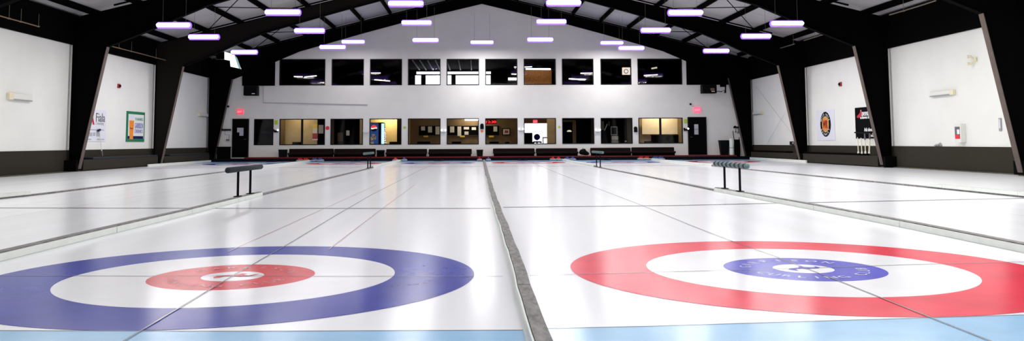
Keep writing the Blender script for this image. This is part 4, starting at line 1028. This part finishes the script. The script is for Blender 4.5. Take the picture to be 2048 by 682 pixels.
# black sign
y0, y1, z0, z1 = sidebox(X, 1711.5, 214, 1752, 277); y0 -= .6; h = z1-z0
t = thing('printer_sign', 'black sign with red swoosh and white lettering behind the right wall column', 'sign', (X, (y0+y1)/2, z0))
sp_ = MB().box(X-.02, X-.002, y0, y1, z0, z1).build('sign_panel', 'signblack', t)
def ry(u): return onX(u, 245, X).y
sw = [(1714, 235), (1716, 231), (1720, 227), (1722, 222), (1724, 219), (1725, 228), (1723, 233), (1719, 236)]
MB().prism([(X-.024, onX(u, v, X).y, onX(u, v, X).z) for u, v in sw], (.003, 0, 0)).build('red_swoosh', 'crimson', t)
for s_, u0, u1, v, sz in (('Speedpro', 1722.5, 1748, 231, .26), ('achieves that Skill', 1722, 1752, 237, .13), ('Ask about the', 1729, 1753, 262.5, .16), ('a Club', 1745, 1757, 268, .13), ('Exclusive', 1740, 1757, 273.5, .13)):
    b = MB(); add_text(b, s_, sz*1.35, (X-.023, ry(u0), onX((u0+u1)/2, v, X).z), RR, UZ, fit=ry(u0)-ry(u1), bold=.012); b.build('sign_lettering', 'whiteprint', sp_)
# brooms in rack in front of the sign
y0, y1, z0, z1 = sidebox(X-.25, 1710, 264, 1741, 267)
t = thing('broom_rack', 'black horizontal rack bar holding white brooms in front of the black sign', 'rack', (X-.25, (y0+y1)/2, z0))
MB().tube([tuple(onX(1709.5, 265, X-.22)), tuple(onX(1741, 267, X-.22))], .03, 6).build('rack_bar', 'plastic', t)
MB().box(X-.22, X-.02, y0, y0+.06, z0, z0+.06).build('rack_bracket', 'plastic', t); MB().box(X-.22, X-.02, y1-.06, y1, z0, z0+.06).build('rack_bracket', 'plastic', t)
for i, (u0, v0, u1, v1) in enumerate(((1715, 275, 1717, 307), (1722, 276, 1724, 307), (1729.5, 268, 1731, 307), (1739.5, 267, 1738.5, 307))):
    a, b = onX(u0, v0, X-.26), onX(u1, v1, X-.40); b.z = max(b.z, .50)
    t = thing('curling_broom', 'white broom standing in the rack by the black sign, %s from the left' % ['first', 'second', 'third', 'fourth'][i], 'broom', tuple(b), 'brooms in the right wall rack')
    MB().tube([tuple(a), tuple(b+(a-b)*.12)], .020 if i < 3 else .03, 6).build('broom_handle', 'cream', t)
    MB().tube([tuple(b+(a-b)*.12), tuple(b)], [.03, .045], 6).build('broom_head', 'whiteplastic', t)
    if i > 1: MB().tube([tuple(a), tuple(a+(b-a)*.3)], .03, 6).build('broom_grip', 'grayprint', t)
# fire extinguisher cabinet
a = onX(1932, 265, X); Yk = a.y; z1 = onX(1932, 247, X).z; z0 = onX(1932, 285, X).z
t = thing('fire_cabinet', 'white fire extinguisher cabinet with a red front on the near right wall', 'fire cabinet', (X, Yk, z0))
MB().box(X-.17, X-.002, Yk, Yk+.36, z0, z1, .012).build('cabinet_case', 'whiteplastic', t)
MB().box(X-.176, X-.17, Yk+.05, Yk+.32, z0+.12, z1-.10).build('cabinet_window', 'grayprint', t)
MB().box(X-.180, X-.176, Yk+.06, Yk+.31, z0+.12, z0+.25).build('red_label', 'reddot', t)
MB().box(X-.180, X-.176, Yk+.06, Yk+.20, z0+.27, z0+.42).build('white_label', 'whiteprint', t)
# thermostat-like bar
y0, y1, z0, z1 = sidebox(X, 1999, 236, 2004, 262)
t = thing('wall_thermometer', 'narrow pale grey strip gauge on the near right wall beside the column', 'gauge', (X, y0, z0))
MB().box(X-.03, X-.002, y0, y1, z0, z1, .006).build('gauge_back', 'graybox', t); MB().box(X-.036, X-.03, y0+.03, y1-.03, z0+.08, z1-.04).build('gauge_face', 'signlilac', t)
# twin flood lamp
p = onX(1953, 119, X); t = thing('flood_lamp', 'small twin flood lamp high on the near right wall', 'wall light', tuple(p))
MB().box(X-.06, X-.002, p.y-.05, p.y+.05, p.z-.06, p.z+.06, .01).build('lamp_base', 'cream', t)
for dz, dy in ((.10, .12), (-.12, .12)): MB().tube([(X-.05, p.y, p.z), (X-.12, p.y+dy, p.z+dz), (X-.2, p.y+dy*1.3, p.z+dz)], [.02, .05, .055], 10).build('lamp_head', 'cream', t)
# camera on wainscot
p = onX(1583.5, 286, X-.1); t = thing('security_camera', 'small black camera sitting on the wainscot left of the round sign', 'camera', tuple(p))
MB().box(p.x-.06, p.x+.06, p.y-.15, p.y+.15, .81, p.z+.08, .03).build('camera_body', 'plastic', t); MB().lathe([(.05, -.17), (.05, -.15)], (p.x, p.y, p.z), 12, 'y').build('camera_lens', 'palegray', t)
for (q0, q1, l) in (((1511, 172), (1598, 286), 'faint diagonal brace rod falling to the right on the far right wall panel'), ((1597, 176), (1534, 288), 'faint diagonal brace rod falling to the left on the far right wall panel')):
    tag(MB().tube([tuple(onX(*q0, X-.03 if 'right on' in l else X-.08)), tuple(onX(*q1, X-.03 if 'right on' in l else X-.08))], .012, 5).build('wall_brace', 'foam'), l, 'brace rod')
# crumpled grey cable pieces on ledge
a = onX(1868, 291.5, X-.04); t = thing('coiled_cable', 'small crumpled grey cable lying on the wainscot ledge below the near right wall light', 'cable', (a.x, a.y, .80))
MB().tube([tuple(onX(1869, 292.3, X-.04)), tuple(onX(1873, 289.5, X-.04)), tuple(onX(1876, 290.8, X-.04)), tuple(onX(1880, 286.8, X-.04)), tuple(onX(1882, 291.8, X-.04))], .03, 6).build('cable', 'graybox', t)
# pipes under the eaves
def pipe(X, pts, hang, label, m='brass'):
    P = [onX(u, v, X) for u, v in pts]; t = thing('eaves_pipe', label, 'pipe', tuple(P[0]))
    MB().tube([tuple(q) for q in P], .022, 6).build('pipe_run', m, t)
    for u, v in hang:
        q = onX(u, v, X); MB().tube([(q.x, q.y, q.z), (q.x, q.y, q.z+.42)], .008, 5).build('hanger_rod', 'rod', t); MB().lathe([(.035, -.02), (.045, .02)], tuple(q), 8).build('hanger_clip', 'rod', t)
pipe(-14.45, [(-10, 29), (22, 38), (45, 44), (78, 53.3)], [(18, 37), (42, 43.5), (77, 53)], 'rusty pipe on hangers under the eaves, upper left edge')
pipe(-14.45, [(217, 91), (280, 107), (345, 124)], [(238, 96), (263, 103), (312, 116), (337, 121.5)], 'thin pipe on hangers above the second left wall panel')
pipe(14.5, [(1779, 29.7), (1835, 13), (1872, 1)], [(1807, 22)], 'thin pale pipe under the eaves, upper right', 'rod')
pipe(14.5, [(1541, 102), (1589, 88)], [(1587, 88)], 'short pale pipe under the eaves above the far right panel', 'rod'); pipe(14.5, [(1608, 81), (1653, 67)], [(1630, 74)], 'short pale pipe above the middle right wall panel', 'rod')

# ================================================================== camera, world
cam = bpy.data.cameras.new('Camera'); co = bpy.data.objects.new('Camera', cam); COL.objects.link(co)
cam.sensor_width = 36; cam.lens = F/2048*36; cam.clip_end = 300; cam.clip_start = .05
cam.shift_x = (1024-CX)/2048; cam.shift_y = (CY-341)/2048
fwd = ray(CX, CY).normalized(); up_ = (ray(CX, CY-100)-ray(CX, CY)).normalized(); rt = fwd.cross(up_).normalized(); up_ = rt.cross(fwd)
m = Matrix((( rt.x, up_.x, -fwd.x, 0), (rt.y, up_.y, -fwd.y, 0), (rt.z, up_.z, -fwd.z, H), (0, 0, 0, 1)))
co.matrix_world = m
scn.camera = co
w = bpy.data.worlds.new('World'); scn.world = w; w.use_nodes = True
w.node_tree.nodes['Background'].inputs[0].default_value = (.6, .65, .8, 1); w.node_tree.nodes['Background'].inputs[1].default_value = .02
scn.view_settings.view_transform = 'Standard'; scn.view_settings.look = 'None'; scn.view_settings.exposure = 0
for o in bpy.data.objects:
    if '_o' in o: del o['_o']
